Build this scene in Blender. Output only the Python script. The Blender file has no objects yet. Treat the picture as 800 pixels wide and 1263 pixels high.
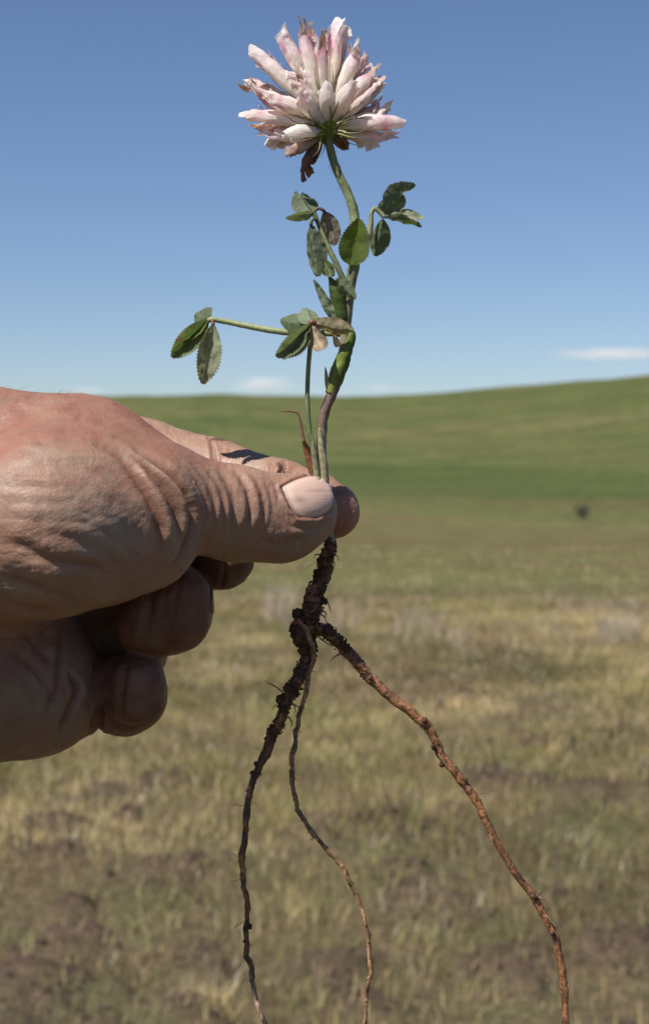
import bpy, math, random
import numpy as np
from mathutils import Vector
from mathutils.bvhtree import BVHTree

random.seed(7)
rng = np.random.default_rng(7)
scene = bpy.context.scene
col = scene.collection
R = math.radians

# ------------------------------------------------------------------ camera
FPX, W, H = 2000.0, 800.0, 1263.0        # focal length in photo pixels, photo size
CAMZ, DIST = 1.55, 0.45                  # eye height, distance to the plant (m)
PITCH = math.atan((631.5 - 560.0) / FPX)
cam_data = bpy.data.cameras.new("camera")
cam = bpy.data.objects.new("camera", cam_data)
col.objects.link(cam)
cam.location = (0, 0, CAMZ)
cam.rotation_euler = (math.pi / 2 - PITCH, 0, 0)
cam_data.sensor_fit = 'VERTICAL'
cam_data.sensor_height = 24.0
cam_data.lens = FPX / H * 24.0
cam_data.clip_start = 0.02
cam_data.clip_end = 30000
cam_data.dof.use_dof = True
cam_data.dof.focus_distance = DIST - 0.004
cam_data.dof.aperture_fstop = cam_data.lens / 2.2     # 2.2 mm pupil
scene.camera = cam
scene.render.engine = 'CYCLES'
scene.cycles.use_denoising = True
scene.cycles.max_bounces = 8
scene.cycles.transparent_max_bounces = 8
scene.cycles.volume_bounces = 3

# ------------------------------------------------------------------ light
SUN_TO = Vector((-0.40, -0.36, 0.84)).normalized()     # direction towards the sun
elev = math.asin(SUN_TO.z)
azim = math.atan2(SUN_TO.x, SUN_TO.y)
world = bpy.data.worlds.new("World")
scene.world = world
world.use_nodes = True
wn = world.node_tree.nodes
wl = world.node_tree.links
wn.clear()
sky = wn.new("ShaderNodeTexSky")
sky.sky_type = 'NISHITA'
sky.sun_disc = False
sky.sun_elevation = elev
sky.sun_rotation = azim
sky.altitude = 1500
sky.air_density = 1.0
sky.dust_density = 0.3
sky.ozone_density = 1.0
bg = wn.new("ShaderNodeBackground")
bg.inputs[1].default_value = 0.060
wo = wn.new("ShaderNodeOutputWorld")
wb = wn.new("ShaderNodeMix")                       # the camera's white balance: daylight set slightly cool
wb.data_type, wb.blend_type = 'RGBA', 'MULTIPLY'
wb.inputs[0].default_value = 1.0
wb.inputs[7].default_value = (0.94, 1.02, 1.20, 1)
wl.new(sky.outputs[0], wb.inputs[6])
wl.new(wb.outputs[2], bg.inputs[0])
wl.new(bg.outputs[0], wo.inputs[0])
sun_data = bpy.data.lights.new("sun", 'SUN')
sun_data.energy = 5.0
sun_data.angle = R(0.53)
sun_data.color = (1.0, 0.95, 0.88)
sun = bpy.data.objects.new("sun", sun_data)
sun.rotation_euler = (-SUN_TO).to_track_quat('-Z', 'Y').to_euler()
sun.location = (0, 0, 30)
col.objects.link(sun)
scene.view_settings.view_transform = 'Standard'
scene.view_settings.look = 'None'
scene.view_settings.exposure = 0.45
scene.view_settings.gamma = 1.0

# ------------------------------------------------------------------ coordinates
CP, SP = math.cos(PITCH), math.sin(PITCH)
RIGHT = np.array([1.0, 0, 0])
FWD = np.array([0, CP, -SP])
UP = np.array([0, SP, CP])
ORG = np.array([0, 0, CAMZ])


def L(px, py, w=0.0):
    """photo pixel + depth behind the plant (mm) -> local millimetres (right, up, forward)"""
    d = DIST * 1000 + w
    return np.array([(px - W / 2) / FPX * d, (H / 2 - py) / FPX * d, w])


def to_world(p):
    """local millimetres -> world metres"""
    p = np.asarray(p, float)
    return ORG + (p[..., 0:1] * RIGHT + p[..., 1:2] * UP + (p[..., 2:3] + DIST * 1000) * FWD) / 1000.0


def to_px(p):
    d = p[:, 2] + DIST * 1000
    return np.stack([p[:, 0] / d * FPX + W / 2, H / 2 - p[:, 1] / d * FPX], 1)


# ------------------------------------------------------------------ noise
def _hash(ix, iy, iz):
    n = (ix * 374761393 + iy * 668265263 + iz * 2147483647 // 3) & 0xffffffff
    n = ((n ^ (n >> 13)) * 1274126177) & 0xffffffff
    n = (n ^ (n >> 16)) & 0xffffffff
    return n / 4294967295.0


def vnoise(p):
    """value noise in [-1, 1], p is (N, 3)"""
    p = np.asarray(p, float)
    i = np.floor(p).astype(np.int64)
    f = p - i
    f = f * f * (3 - 2 * f)
    out = 0
    for dx in (0, 1):
        wx = f[:, 0] if dx else 1 - f[:, 0]
        for dy in (0, 1):
            wy = f[:, 1] if dy else 1 - f[:, 1]
            for dz in (0, 1):
                wz = f[:, 2] if dz else 1 - f[:, 2]
                out = out + wx * wy * wz * _hash(i[:, 0] + dx, i[:, 1] + dy, i[:, 2] + dz)
    return out * 2 - 1


def fbm(p, octaves=3):
    p = np.asarray(p, float)
    s, a = 0, 1.0
    for o in range(octaves):
        s = s + a * vnoise(p * (2.03 ** o) + 17.3 * o)
        a *= 0.5
    return s


def n2(x, y, octaves=3, z=0.0):
    return fbm(np.stack([x, y, np.full_like(x, z)], 1), octaves)


# ------------------------------------------------------------------ objects
def tag(o, label=None, cat=None, group=None, kind=None):
    if label: o['label'] = label
    if cat: o['category'] = cat
    if group: o['group'] = group
    if kind: o['kind'] = kind
    return o


def empty(name, loc):
    o = bpy.data.objects.new(name, None)
    o.empty_display_size = 0.02
    col.objects.link(o)
    o.location = loc
    return o


def attach(o, parent):
    o.parent = parent
    if parent is not None:
        m, p = parent.matrix_basis.copy(), parent
        while p.parent is not None:
            m = p.parent.matrix_basis @ p.matrix_parent_inverse @ m
            p = p.parent
        o.matrix_parent_inverse = m.inverted()


class MB:
    """collects vertices, faces, colours and (u, v) coordinates of ONE mesh"""

    def __init__(self):
        self.v, self.f, self.c, self.uv, self.n = [], [], [], [], 0

    def add(self, v, f, c=(1, 1, 1), uv=None):
        v = np.asarray(v, float)
        c = np.asarray(c, float)
        if c.ndim == 1:
            c = np.tile(c, (len(v), 1))
        self.v.append(v)
        self.c.append(c)
        self.uv.append(np.zeros((len(v), 2)) if uv is None else np.asarray(uv, float))
        self.f += [tuple(i + self.n for i in q) for q in f]
        self.n += len(v)

    def build(self, name, mat, parent=None, smooth=True, local=True):
        v = np.concatenate(self.v)
        if local:
            v = to_world(v)
        me = bpy.data.meshes.new(name)
        me.from_pydata(v.tolist(), [], self.f)
        finish(me, np.concatenate(self.c), np.concatenate(self.uv), mat, smooth)
        o = bpy.data.objects.new(name, me)
        col.objects.link(o)
        attach(o, parent)
        return o


def finish(me, c, uv, mat, smooth=True):
    a = me.color_attributes.new("pigment", 'FLOAT_COLOR', 'POINT')
    a.data.foreach_set("color", np.concatenate([c, np.ones((len(c), 1))], 1).astype(np.float32).ravel())
    if uv is not None:
        b = me.attributes.new("along", 'FLOAT2', 'POINT')
        b.data.foreach_set("vector", uv.astype(np.float32).ravel())
    if mat: me.materials.append(mat)
    me.polygons.foreach_set("use_smooth", np.full(len(me.polygons), smooth))
    me.update()


def spline(pts, n):
    """Catmull-Rom through pts, n samples"""
    p = np.asarray(pts, float)
    if len(p) == 2:
        t = np.linspace(0, 1, n)[:, None]
        return p[0] * (1 - t) + p[1] * t
    ext = np.concatenate([[2 * p[0] - p[1]], p, [2 * p[-1] - p[-2]]])
    out = []
    for s in np.linspace(0, len(p) - 1 - 1e-9, n):
        k = int(s)
        t = s - k
        a, b, c, d = ext[k:k + 4]
        out.append(0.5 * ((2 * b) + (-a + c) * t + (2 * a - 5 * b + 4 * c - d) * t * t + (-a + 3 * b - 3 * c + d) * t ** 3))
    return np.array(out)


def nrm(a):
    a = np.asarray(a, float)
    return a / np.maximum(np.linalg.norm(a, axis=-1, keepdims=True), 1e-9)


def frames(path):
    t = nrm(np.gradient(path, axis=0))
    up = np.array([0, 0, -1.0])
    if abs(t[0] @ up) > 0.9: up = np.array([1.0, 0, 0])
    n = nrm(np.cross(t[0], up))
    ns = []
    for k in range(len(t)):
        n = nrm(n - t[k] * (n @ t[k]))
        ns.append(n)
    ns = np.array(ns)
    return t, ns, np.cross(t, ns)


def tube(mb, pts, radii, n=24, seg=10, c=(1, 1, 1), bump=0.0, bscale=1.0, flat=1.0, ridges=0.0, kink=0.0, girth=0.0):
    path = spline(pts, n)
    r = np.interp(np.linspace(0, 1, n), np.linspace(0, 1, len(radii)), radii)
    if kink:
        path = path + np.stack([fbm(path / 4.5 + o, 3) for o in (3, 33, 63)], 1) * kink
    if girth:
        r = r * (1 + girth * fbm(path / 2.6 + 90, 2))
    t, a, b = frames(path)
    ang = np.linspace(0, 2 * math.pi, seg, endpoint=False)
    d = np.cos(ang)[None, :, None] * a[:, None] + flat * np.sin(ang)[None, :, None] * b[:, None]
    rr = r[:, None] * (1 + ridges * np.cos(ang * 5)[None, :])
    v = path[:, None] + d * rr[:, :, None]
    flatv = v.reshape(-1, 3)
    if bump:
        q = fbm(flatv / bscale, 3)
        flatv = flatv + d.reshape(-1, 3) * (q * bump * rr.reshape(-1))[:, None]
    uv = np.stack(np.meshgrid(np.linspace(0, 1, n), np.arange(seg) / seg, indexing='ij'), -1).reshape(-1, 2)
    f = []
    for i in range(n - 1):
        for j in range(seg):
            k = (j + 1) % seg
            f.append((i * seg + j, i * seg + k, (i + 1) * seg + k, (i + 1) * seg + j))
    f.append(tuple(range(seg))[::-1])
    f.append(tuple((n - 1) * seg + j for j in range(seg)))
    if callable(c):
        c = c(uv[:, 0], flatv)
    mb.add(flatv, f, c, uv)
    return path


# ------------------------------------------------------------------ materials
def material(name):
    m = bpy.data.materials.new(name)
    m.use_nodes = True
    nt = m.node_tree
    nt.nodes.clear()
    out = nt.nodes.new("ShaderNodeOutputMaterial")
    return m, nt, out


def node(nt, kind, **kw):
    n = nt.nodes.new(kind)
    for k, v in kw.items():
        if k.startswith("i_"):
            n.inputs[k[2:].replace("_", " ")].default_value = v
        else:
            setattr(n, k, v)
    return n


def link(nt, a, b):
    nt.links.new(a, b)


def noise(nt, scale, detail=4, rough=0.55, vec=None, dist=0.0):
    n = node(nt, "ShaderNodeTexNoise")
    n.inputs["Scale"].default_value = scale
    n.inputs["Detail"].default_value = detail
    n.inputs["Roughness"].default_value = rough
    n.inputs["Distortion"].default_value = dist
    if vec is not None: link(nt, vec, n.inputs["Vector"])
    return n


def ramp(nt, fac, stops):
    r = node(nt, "ShaderNodeValToRGB")
    e = r.color_ramp.elements
    while len(e) < len(stops): e.new(0.5)
    for k, (p, c) in enumerate(stops):
        e[k].position = p
        e[k].color = (*c, 1) if len(c) == 3 else c
    link(nt, fac, r.inputs[0])
    return r


def mix(nt, fac, a, b, mode='MIX'):
    m = node(nt, "ShaderNodeMix", data_type='RGBA', blend_type=mode)
    for sock, val in ((m.inputs[0], fac), (m.inputs[6], a), (m.inputs[7], b)):
        if hasattr(val, "is_linked"):
            link(nt, val, sock)
        elif isinstance(val, (int, float)):
            sock.default_value = val
        else:
            sock.default_value = (*val, 1)
    return m.outputs[2]


def math_(nt, op, a, b=0.0):
    m = node(nt, "ShaderNodeMath", operation=op)
    for s, val in ((m.inputs[0], a), (m.inputs[1], b)):
        if hasattr(val, "is_linked"): link(nt, val, s)
        else: s.default_value = val
    return m.outputs[0]


def coords(nt):
    g = node(nt, "ShaderNodeNewGeometry")
    return g.outputs["Position"]


def attr(nt, name):
    return node(nt, "ShaderNodeAttribute", attribute_name=name)


def bump(nt, h, strength, dist, nrm_in=None):
    b = node(nt, "ShaderNodeBump")
    b.inputs["Strength"].default_value = strength
    b.inputs["Distance"].default_value = dist
    link(nt, h, b.inputs["Height"])
    if nrm_in is not None: link(nt, nrm_in, b.inputs["Normal"])
    return b.outputs[0]


def leafy(name, trans=0.35, rough=0.5, scale=900, vein=True, gloss=0.3, streak=False):
    """thin plant tissue: pigment, streaks, light passing through"""
    m, nt, out = material(name)
    pc = attr(nt, "pigment").outputs["Color"]
    pos = coords(nt)
    n1 = noise(nt, scale, 3, vec=pos)
    dark = mix(nt, 1.0, pc, (0.62, 0.62, 0.62) if vein else (0.82,) * 3, 'MULTIPLY')
    lite = mix(nt, 1.0, pc, (1.3, 1.3, 1.3) if vein else (1.18,) * 3, 'MULTIPLY')
    c = mix(nt, n1.outputs[0], dark, lite)
    p = node(nt, "ShaderNodeBsdfPrincipled")
    p.inputs["Roughness"].default_value = rough
    p.inputs["Specular IOR Level"].default_value = gloss
    h = n1.outputs[0]
    if vein:
        uv = attr(nt, "along").outputs["Vector"]
        sx = node(nt, "ShaderNodeSeparateXYZ")
        link(nt, uv, sx.inputs[0])
        av = math_(nt, 'ABSOLUTE', sx.outputs[1])
        ph = math_(nt, 'ADD', math_(nt, 'MULTIPLY', sx.outputs[0], 75.0), math_(nt, 'MULTIPLY', av, -22.0))
        wv = math_(nt, 'POWER', math_(nt, 'ABSOLUTE', math_(nt, 'SINE', ph)), 10.0)
        c = mix(nt, math_(nt, 'MULTIPLY', wv, 0.28), c, mix(nt, 1.0, pc, (1.9, 1.7, 1.6), 'MULTIPLY'))
        h = math_(nt, 'SUBTRACT', math_(nt, 'MULTIPLY', h, 0.6), math_(nt, 'MULTIPLY', wv, 0.5))
    if streak:
        mp = node(nt, "ShaderNodeMapping")
        mp.inputs["Scale"].default_value = (2.5, 11.0, 1.0)
        link(nt, attr(nt, "along").outputs["Vector"], mp.inputs[0])
        wob = node(nt, "ShaderNodeVectorMath", operation='ADD')
        sc_ = node(nt, "ShaderNodeVectorMath", operation='SCALE')
        sc_.inputs[3].default_value = 350.0
        link(nt, pos, sc_.inputs[0])
        dn = noise(nt, 250, 2, vec=pos)
        link(nt, mp.outputs[0], wob.inputs[0])
        link(nt, dn.outputs[1], wob.inputs[1])
        st = noise(nt, 1.0, 4, 0.6, vec=wob.outputs[0])
        c = mix(nt, ramp(nt, st.outputs[0], [(0.42, (0, 0, 0)), (0.62, (0.5, 0.5, 0.5))]).outputs[0], c, mix(nt, 1.0, c, (0.94, 0.83, 0.84), 'MULTIPLY'))
        h = math_(nt, 'ADD', math_(nt, 'MULTIPLY', h, 0.5), math_(nt, 'MULTIPLY', st.outputs[0], 1.2))
    link(nt, c, p.inputs["Base Color"])
    bn = bump(nt, h, 0.8 if streak else 0.5, 0.0006 if streak else 0.0004)
    link(nt, bn, p.inputs["Normal"])
    t = node(nt, "ShaderNodeBsdfTranslucent")
    link(nt, mix(nt, 1.0, c, (1.5, 1.5, 0.8) if vein else (1.25, 1.15, 1.05), 'MULTIPLY'), t.inputs[0])
    ms = node(nt, "ShaderNodeMixShader")
    ms.inputs[0].default_value = trans
    link(nt, p.outputs[0], ms.inputs[1])
    link(nt, t.outputs[0], ms.inputs[2])
    link(nt, ms.outputs[0], out.inputs[0])
    return m


def solid(name, rough=0.7, scale=600, bumpd=0.0005, bstr=0.6, spec=0.3, dark=0.55, lite=1.35, stretch=None):
    m, nt, out = material(name)
    pc = attr(nt, "pigment").outputs["Color"]
    vec = coords(nt)
    n1 = noise(nt, scale, 5, 0.6, vec=vec)
    c = mix(nt, ramp(nt, n1.outputs[0], [(0.3, (0, 0, 0)), (0.7, (1, 1, 1))]).outputs[0],
            mix(nt, 1.0, pc, (dark,) * 3, 'MULTIPLY'), mix(nt, 1.0, pc, (lite,) * 3, 'MULTIPLY'))
    p = node(nt, "ShaderNodeBsdfPrincipled")
    p.inputs["Roughness"].default_value = rough
    p.inputs["Specular IOR Level"].default_value = spec
    link(nt, c, p.inputs["Base Color"])
    link(nt, bump(nt, n1.outputs[0], bstr, bumpd), p.inputs["Normal"])
    link(nt, p.outputs[0], out.inputs[0])
    return m


M_LEAF = leafy("leaf_green", 0.33, 0.6, gloss=0.25)
M_PETAL = leafy("petal", 0.42, 0.6, vein=False, scale=700, gloss=0.15, streak=True)
M_SHEATH = leafy("sheath", 0.3, 0.48, vein=False, scale=600, gloss=0.3)
M_STEM = solid("stem", 0.5, 900, 0.0003, 0.5, 0.35, 0.75, 1.2)
M_ROOT = solid("root_bark", 0.5, 1100, 0.0006, 0.9, 0.4, 0.4, 1.35)
M_SOIL = solid("soil", 0.9, 1500, 0.0006, 1.0, 0.2, 0.4, 1.5)
M_DRY = leafy("dry_leaf", 0.25, 0.7, vein=True, gloss=0.15)
M_GRASS = leafy("grass_blade", 0.3, 0.6, vein=False, scale=40, gloss=0.2)


def skin_material():
    m, nt, out = material("skin")
    pos = coords(nt)
    pc = attr(nt, "pigment").outputs["Color"]
    a = noise(nt, 90, 4, 0.6, vec=pos)
    b = noise(nt, 420, 3, 0.6, vec=pos)
    c = mix(nt, ramp(nt, a.outputs[0], [(0.32, (0, 0, 0)), (0.68, (1, 1, 1))]).outputs[0],
            mix(nt, 1.0, pc, (1.06, 0.86, 0.82), 'MULTIPLY'), mix(nt, 1.0, pc, (1.0, 1.06, 1.06), 'MULTIPLY'))
    c = mix(nt, ramp(nt, b.outputs[0], [(0.60, (0, 0, 0)), (0.72, (0.4, 0.4, 0.4))]).outputs[0], c,
            mix(nt, 1.0, c, (0.85, 0.62, 0.55), 'MULTIPLY'))
    # skin lines: cells of two sizes and a fine grain
    v1 = node(nt, "ShaderNodeTexVoronoi", feature='DISTANCE_TO_EDGE')
    v1.inputs["Scale"].default_value = 900
    dm = node(nt, "ShaderNodeVectorMath", operation='ADD')
    dn = noise(nt, 500, 2, vec=pos)
    sc = node(nt, "ShaderNodeVectorMath", operation='SCALE')
    sc.inputs[3].default_value = 0.0012
    link(nt, dn.outputs[1], sc.inputs[0])
    link(nt, pos, dm.inputs[0])
    link(nt, sc.outputs[0], dm.inputs[1])
    link(nt, dm.outputs[0], v1.inputs["Vector"])
    fine = noise(nt, 2600, 3, 0.6, vec=pos)
    cell = ramp(nt, v1.outputs[0], [(0.0, (0, 0, 0)), (0.16, (1, 1, 1))]).outputs[0]
    h = math_(nt, 'ADD', math_(nt, 'MULTIPLY', cell, 0.30), math_(nt, 'MULTIPLY', fine.outputs[0], 0.6))
    c = mix(nt, math_(nt, 'MULTIPLY', math_(nt, 'SUBTRACT', 1.0, cell), 0.16), c, mix(nt, 1.0, c, (0.75, 0.6, 0.55), 'MULTIPLY'))
    p = node(nt, "ShaderNodeBsdfPrincipled")
    link(nt, c, p.inputs["Base Color"])
    p.inputs["Roughness"].default_value = 0.5
    p.inputs["Specular IOR Level"].default_value = 0.45
    p.inputs["Subsurface Weight"].default_value = 0.2
    p.inputs["Subsurface Radius"].default_value = (1.0, 0.38, 0.22)
    p.inputs["Subsurface Scale"].default_value = 0.0025
    big = noise(nt, 160, 3, 0.6, vec=pos)
    h = math_(nt, 'MULTIPLY', h, ramp(nt, big.outputs[0], [(0.35, (0.25,) * 3), (0.65, (1, 1, 1))]).outputs[0])
    link(nt, bump(nt, h, 0.5, 0.00034), p.inputs["Normal"])
    link(nt, ramp(nt, big.outputs[0], [(0.3, (0.46,) * 3), (0.7, (0.62,) * 3)]).outputs[0], p.inputs["Roughness"])
    link(nt, p.outputs[0], out.inputs[0])
    return m


M_SKIN = skin_material()


def nail_material():
    m, nt, out = material("nail")
    pos = coords(nt)
    pc = attr(nt, "pigment").outputs["Color"]
    mp = node(nt, "ShaderNodeMapping")
    mp.inputs["Scale"].default_value = (60, 60, 900)
    link(nt, pos, mp.inputs[0])
    g = noise(nt, 1.0, 3, vec=mp.outputs[0])
    s = noise(nt, 500, 5, 0.65, vec=pos)
    c = mix(nt, math_(nt, 'MULTIPLY', g.outputs[0], 0.25), pc, mix(nt, 1.0, pc, (0.8, 0.7, 0.66), 'MULTIPLY'))
    c = mix(nt, ramp(nt, s.outputs[0], [(0.66, (0, 0, 0)), (0.80, (0.5, 0.5, 0.5))]).outputs[0], c, (0.22, 0.13, 0.09))
    p = node(nt, "ShaderNodeBsdfPrincipled")
    link(nt, c, p.inputs["Base Color"])
    p.inputs["Roughness"].default_value = 0.42
    p.inputs["Subsurface Weight"].default_value = 0.15
    p.inputs["Subsurface Radius"].default_value = (1.0, 0.5, 0.4)
    p.inputs["Subsurface Scale"].default_value = 0.0015
    link(nt, bump(nt, g.outputs[0], 0.6, 0.0003), p.inputs["Normal"])
    link(nt, p.outputs[0], out.inputs[0])
    return m


M_NAIL = nail_material()


# ================================================================== TERRAIN
YK = np.array([-50, 0, 10, 15.5, 18, 22, 40, 70, 100, 130, 160, 190, 240, 300, 380, 450, 520, 640, 900, 1600, 9000.0])
ZK = np.array([0, 0, 0.0, 0.03, -0.05, -0.20, -0.85, -1.85, -2.6, -2.9, -2.6, -1.6, 1.1, 5.3, 11.6, 17.1, 20.3, 19.0, 4.0, -20, -40.0])


def smooth_profile(y):
    return sum(np.interp(y + o * (0.02 * np.abs(y) + 0.5), YK, ZK) for o in (-2, -1, 0, 1, 2)) / 5


MOUNDS = [(450, 1020, 0.30), (520, 1035, 0.22), (215, 1085, 0.26), (640, 1185, 0.26), (30, 1205, 0.26), (75, 1240, 0.20), (130, 975, 0.20),
          (70, 1025, 0.17), (600, 965, 0.24), (660, 920, 0.26), (700, 1110, 0.2), (400, 1195, 0.16), (720, 975, 0.2),
          (200, 960, 0.16), (560, 1130, 0.16), (90, 1165, 0.14), (240, 1180, 0.12), (760, 1170, 0.2), (60, 1060, 0.14)]


def ground_at(px, py):
    d = FWD + RIGHT * (px - W / 2) / FPX + UP * (H / 2 - py) / FPX
    t = -CAMZ / d[2]
    return ORG + d * t


for _k in range(34):
    MOUNDS.append((random.uniform(-150, 950), random.uniform(830, 1300), random.uniform(0.05, 0.13)))
MOUND_XY = [(*ground_at(px, py)[:2], r * 0.8) for px, py, r in MOUNDS]


def bare(x, y):
    """0..1: how bare the soil is (burrow mounds and scuffed spots)"""
    m = np.zeros_like(x)
    wob = n2(x * 7, y * 7, 2, 3.3) * 0.35
    for mx, my, r in MOUND_XY:
        d = np.sqrt((x - mx) ** 2 + ((y - my) * 0.75) ** 2) / r
        m = np.maximum(m, np.clip(1.2 - d - wob * 2.2, 0, 1))
    return m


def warp(x, y):
    """the hill swings closer on the right: distance along the meadow as if the slope were square on"""
    k = np.clip((y - 30) / 70, 0, 1)
    k = k * k * (3 - 2 * k)
    q = 1 + 3.0 * np.clip(x / np.maximum(y, 1), -0.15, 0.30) * k
    return y * q, q


def height(x, y):
    x0, y0 = x, y
    w, q = warp(x, y)
    y = w
    z = smooth_profile(y)
    hill = np.clip((y - 150) / 300, 0, 1)
    hill = hill * hill * (3 - 2 * hill)
    u = x0 / np.maximum(y0, 1) * FPX + W / 2                      # bearing of the hill along the skyline
    ridge = np.interp(u, [-3000, -800, -200, 110, 260, 460, 560, 680, 800, 1200, 2500, 5000],
                      [4, -1, -1.5, -0.6, 0.3, -0.3, 1.8, 4.0, 7.0, 11, 7, 2])
    z = z + hill * ridge * np.clip(2.2 - y / 650, 0.1, 1)
    z = z / q
    x, y = x0, y0
    z = z + (n2(x / 60, y / 60, 2, 1.0) * 0.6 + n2(x / 17, y / 17, 2, 6.0) * 0.16) * np.clip((y - 60) / 120, 0, 1) * np.clip(1.6 - y / 700, 0, 1)
    near = np.clip(1.4 - np.hypot(x, y) / 30, 0, 1)
    z = z + near * (n2(x / 1.6, y / 1.6, 2, 2.0) * 0.03 + n2(x * 3, y * 3, 2, 5.0) * 0.012)
    k = np.hypot(x, y) < 24
    if k.any():
        b = bare(x[k], y[k])
        z[k] = z[k] + b * 0.05 + b * n2(x[k] * 14, y[k] * 14, 2, 8.0) * 0.022
    return z


def build_ground():
    rings = [2.0]
    while rings[-1] < 34: rings.append(rings[-1] * 1.013)
    while rings[-1] < 9000: rings.append(rings[-1] * 1.035)
    rings = np.array([0.7, 1.3] + rings)
    front = np.linspace(-28, 28, 520)
    rest = np.linspace(28, 332, 90)[1:-1]
    ang = np.radians(np.concatenate([front, rest]))
    nr, na = len(rings), len(ang)
    x = (rings[:, None] * np.sin(ang)[None]).ravel()
    y = (rings[:, None] * np.cos(ang)[None]).ravel()
    z = height(x, y)
    v = np.concatenate([[[0, 0, 0.0]], np.stack([x, y, z], 1)])
    i, j = np.meshgrid(np.arange(nr - 1), np.arange(na), indexing='ij')
    k = (j + 1) % na
    q = np.stack([1 + i * na + j, 1 + i * na + k, 1 + (i + 1) * na + k, 1 + (i + 1) * na + j], -1).reshape(-1, 4)
    tri = [(0, 1 + (t + 1) % na, 1 + t) for t in range(na)]
    me = bpy.data.meshes.new("ground")
    me.from_pydata(v.tolist(), [], q[:, ::-1].tolist() + tri)
    c = np.zeros((len(v), 3))
    kk = np.hypot(x, y) < 30
    c[1:][kk, 0] = bare(x[kk], y[kk])
    c[1:, 1] = warp(x, y)[0] / 1000
    # material
    m, nt, out = material("prairie")
    pos = coords(nt)
    sx = node(nt, "ShaderNodeSeparateXYZ")
    link(nt, pos, sx.inputs[0])
    bareness = node(nt, "ShaderNodeSeparateColor")
    link(nt, attr(nt, "pigment").outputs["Color"], bareness.inputs[0])
    Y = math_(nt, 'MULTIPLY', bareness.outputs[1], 1000.0)
    cv = node(nt, "ShaderNodeCombineXYZ")
    link(nt, sx.outputs[0], cv.inputs[0])
    link(nt, Y, cv.inputs[1])
    slope = cv.outputs[0]

    def smoothmap(val, a, b):
        r = node(nt, "ShaderNodeMapRange", interpolation_type='SMOOTHSTEP')
        link(nt, val, r.inputs[0])
        r.inputs[1].default_value, r.inputs[2].default_value = a, b
        return r.outputs[0]

    # near thatch
    na1 = noise(nt, 2.2, 5, 0.65, vec=pos)
    na2 = noise(nt, 24, 5, 0.7, vec=pos)
    thatch = ramp(nt, na2.outputs[0], [(0.25, (0.038, 0.027, 0.018)), (0.5, (0.105, 0.080, 0.045)), (0.75, (0.20, 0.155, 0.09))]).outputs[0]
    green = ramp(nt, na2.outputs[0], [(0.25, (0.040, 0.036, 0.018)), (0.75, (0.150, 0.142, 0.066))]).outputs[0]
    near = mix(nt, smoothmap(na1.outputs[0], 0.45, 0.62), thatch, green)
    soil = ramp(nt, na2.outputs[0], [(0.25, (0.042, 0.029, 0.020)), (0.75, (0.130, 0.092, 0.064))]).outputs[0]
    near = mix(nt, bareness.outputs[0], near, soil)
    # middle distance: bands of greener and browner grass lying across the slope
    mp = node(nt, "ShaderNodeMapping")
    mp.inputs["Scale"].default_value = (0.022, 0.075, 0.05)
    link(nt, slope, mp.inputs[0])
    bands = noise(nt, 1.0, 6, 0.6, vec=mp.outputs[0])
    fine = noise(nt, 0.9, 6, 0.7, vec=pos)
    bandf = math_(nt, 'ADD', math_(nt, 'MULTIPLY', bands.outputs[0], 0.75), math_(nt, 'MULTIPLY', fine.outputs[0], 0.25))
    mid = ramp(nt, bandf, [(0.38, (0.105, 0.068, 0.036)), (0.46, (0.125, 0.105, 0.046)), (0.53, (0.110, 0.112, 0.040)), (0.64, (0.150, 0.140, 0.062))]).outputs[0]
    # hills
    mp2 = node(nt, "ShaderNodeMapping")
    mp2.inputs["Scale"].default_value = (0.016, 0.026, 0.05)
    link(nt, slope, mp2.inputs[0])
    mp3 = node(nt, "ShaderNodeMapping")
    mp3.inputs["Scale"].default_value = (0.55, 0.9, 1.0)
    link(nt, slope, mp3.inputs[0])
    hb = noise(nt, 1.0, 7, 0.62, vec=mp2.outputs[0], dist=0.4)
    hillc = ramp(nt, hb.outputs[0], [(0.30, (0.050, 0.070, 0.020)), (0.43, (0.076, 0.092, 0.028)), (0.56, (0.092, 0.099, 0.034)), (0.72, (0.122, 0.110, 0.048))]).outputs[0]
    hollow = mix(nt, 0.55, hillc, (0.042, 0.064, 0.016))
    c1 = mix(nt, smoothmap(Y, 14.5, 24), near, mid)
    wander = math_(nt, 'ADD', Y, math_(nt, 'MULTIPLY', math_(nt, 'SUBTRACT', bands.outputs[0], 0.5), 180.0))
    c2 = mix(nt, smoothmap(wander, 110, 190), c1, hollow)
    hillf = noise(nt, 0.16, 6, 0.75, vec=mp3.outputs[0])
    hill3 = mix(nt, ramp(nt, hillf.outputs[0], [(0.41, (0, 0, 0)), (0.59, (1, 1, 1))]).outputs[0], mix(nt, 1.0, hillc, (0.72, 0.78, 0.74), 'MULTIPLY'), mix(nt, 1.0, hillc, (1.28, 1.18, 1.25), 'MULTIPLY'))
    c3 = mix(nt, smoothmap(wander, 190, 235), c2, hill3)
    def strip(a, b, c_, d):                               # a belt of browner vegetation
        up = smoothmap(wander2, a, b)
        return math_(nt, 'MULTIPLY', up, math_(nt, 'SUBTRACT', 1.0, smoothmap(wander2, c_, d)))
    wander2 = math_(nt, 'ADD', Y, math_(nt, 'MULTIPLY', math_(nt, 'SUBTRACT', bands.outputs[0], 0.5), 60.0))
    belt = math_(nt, 'MULTIPLY', math_(nt, 'MAXIMUM', math_(nt, 'MULTIPLY', strip(84, 97, 102, 114), 0.5), math_(nt, 'MULTIPLY', strip(42, 50, 54, 64), 0.6)), ramp(nt, fine.outputs[0], [(0.3, (0.3,) * 3), (0.6, (0.85,) * 3)]).outputs[0])
    c3 = mix(nt, belt, c3, (0.115, 0.068, 0.040))
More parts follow.
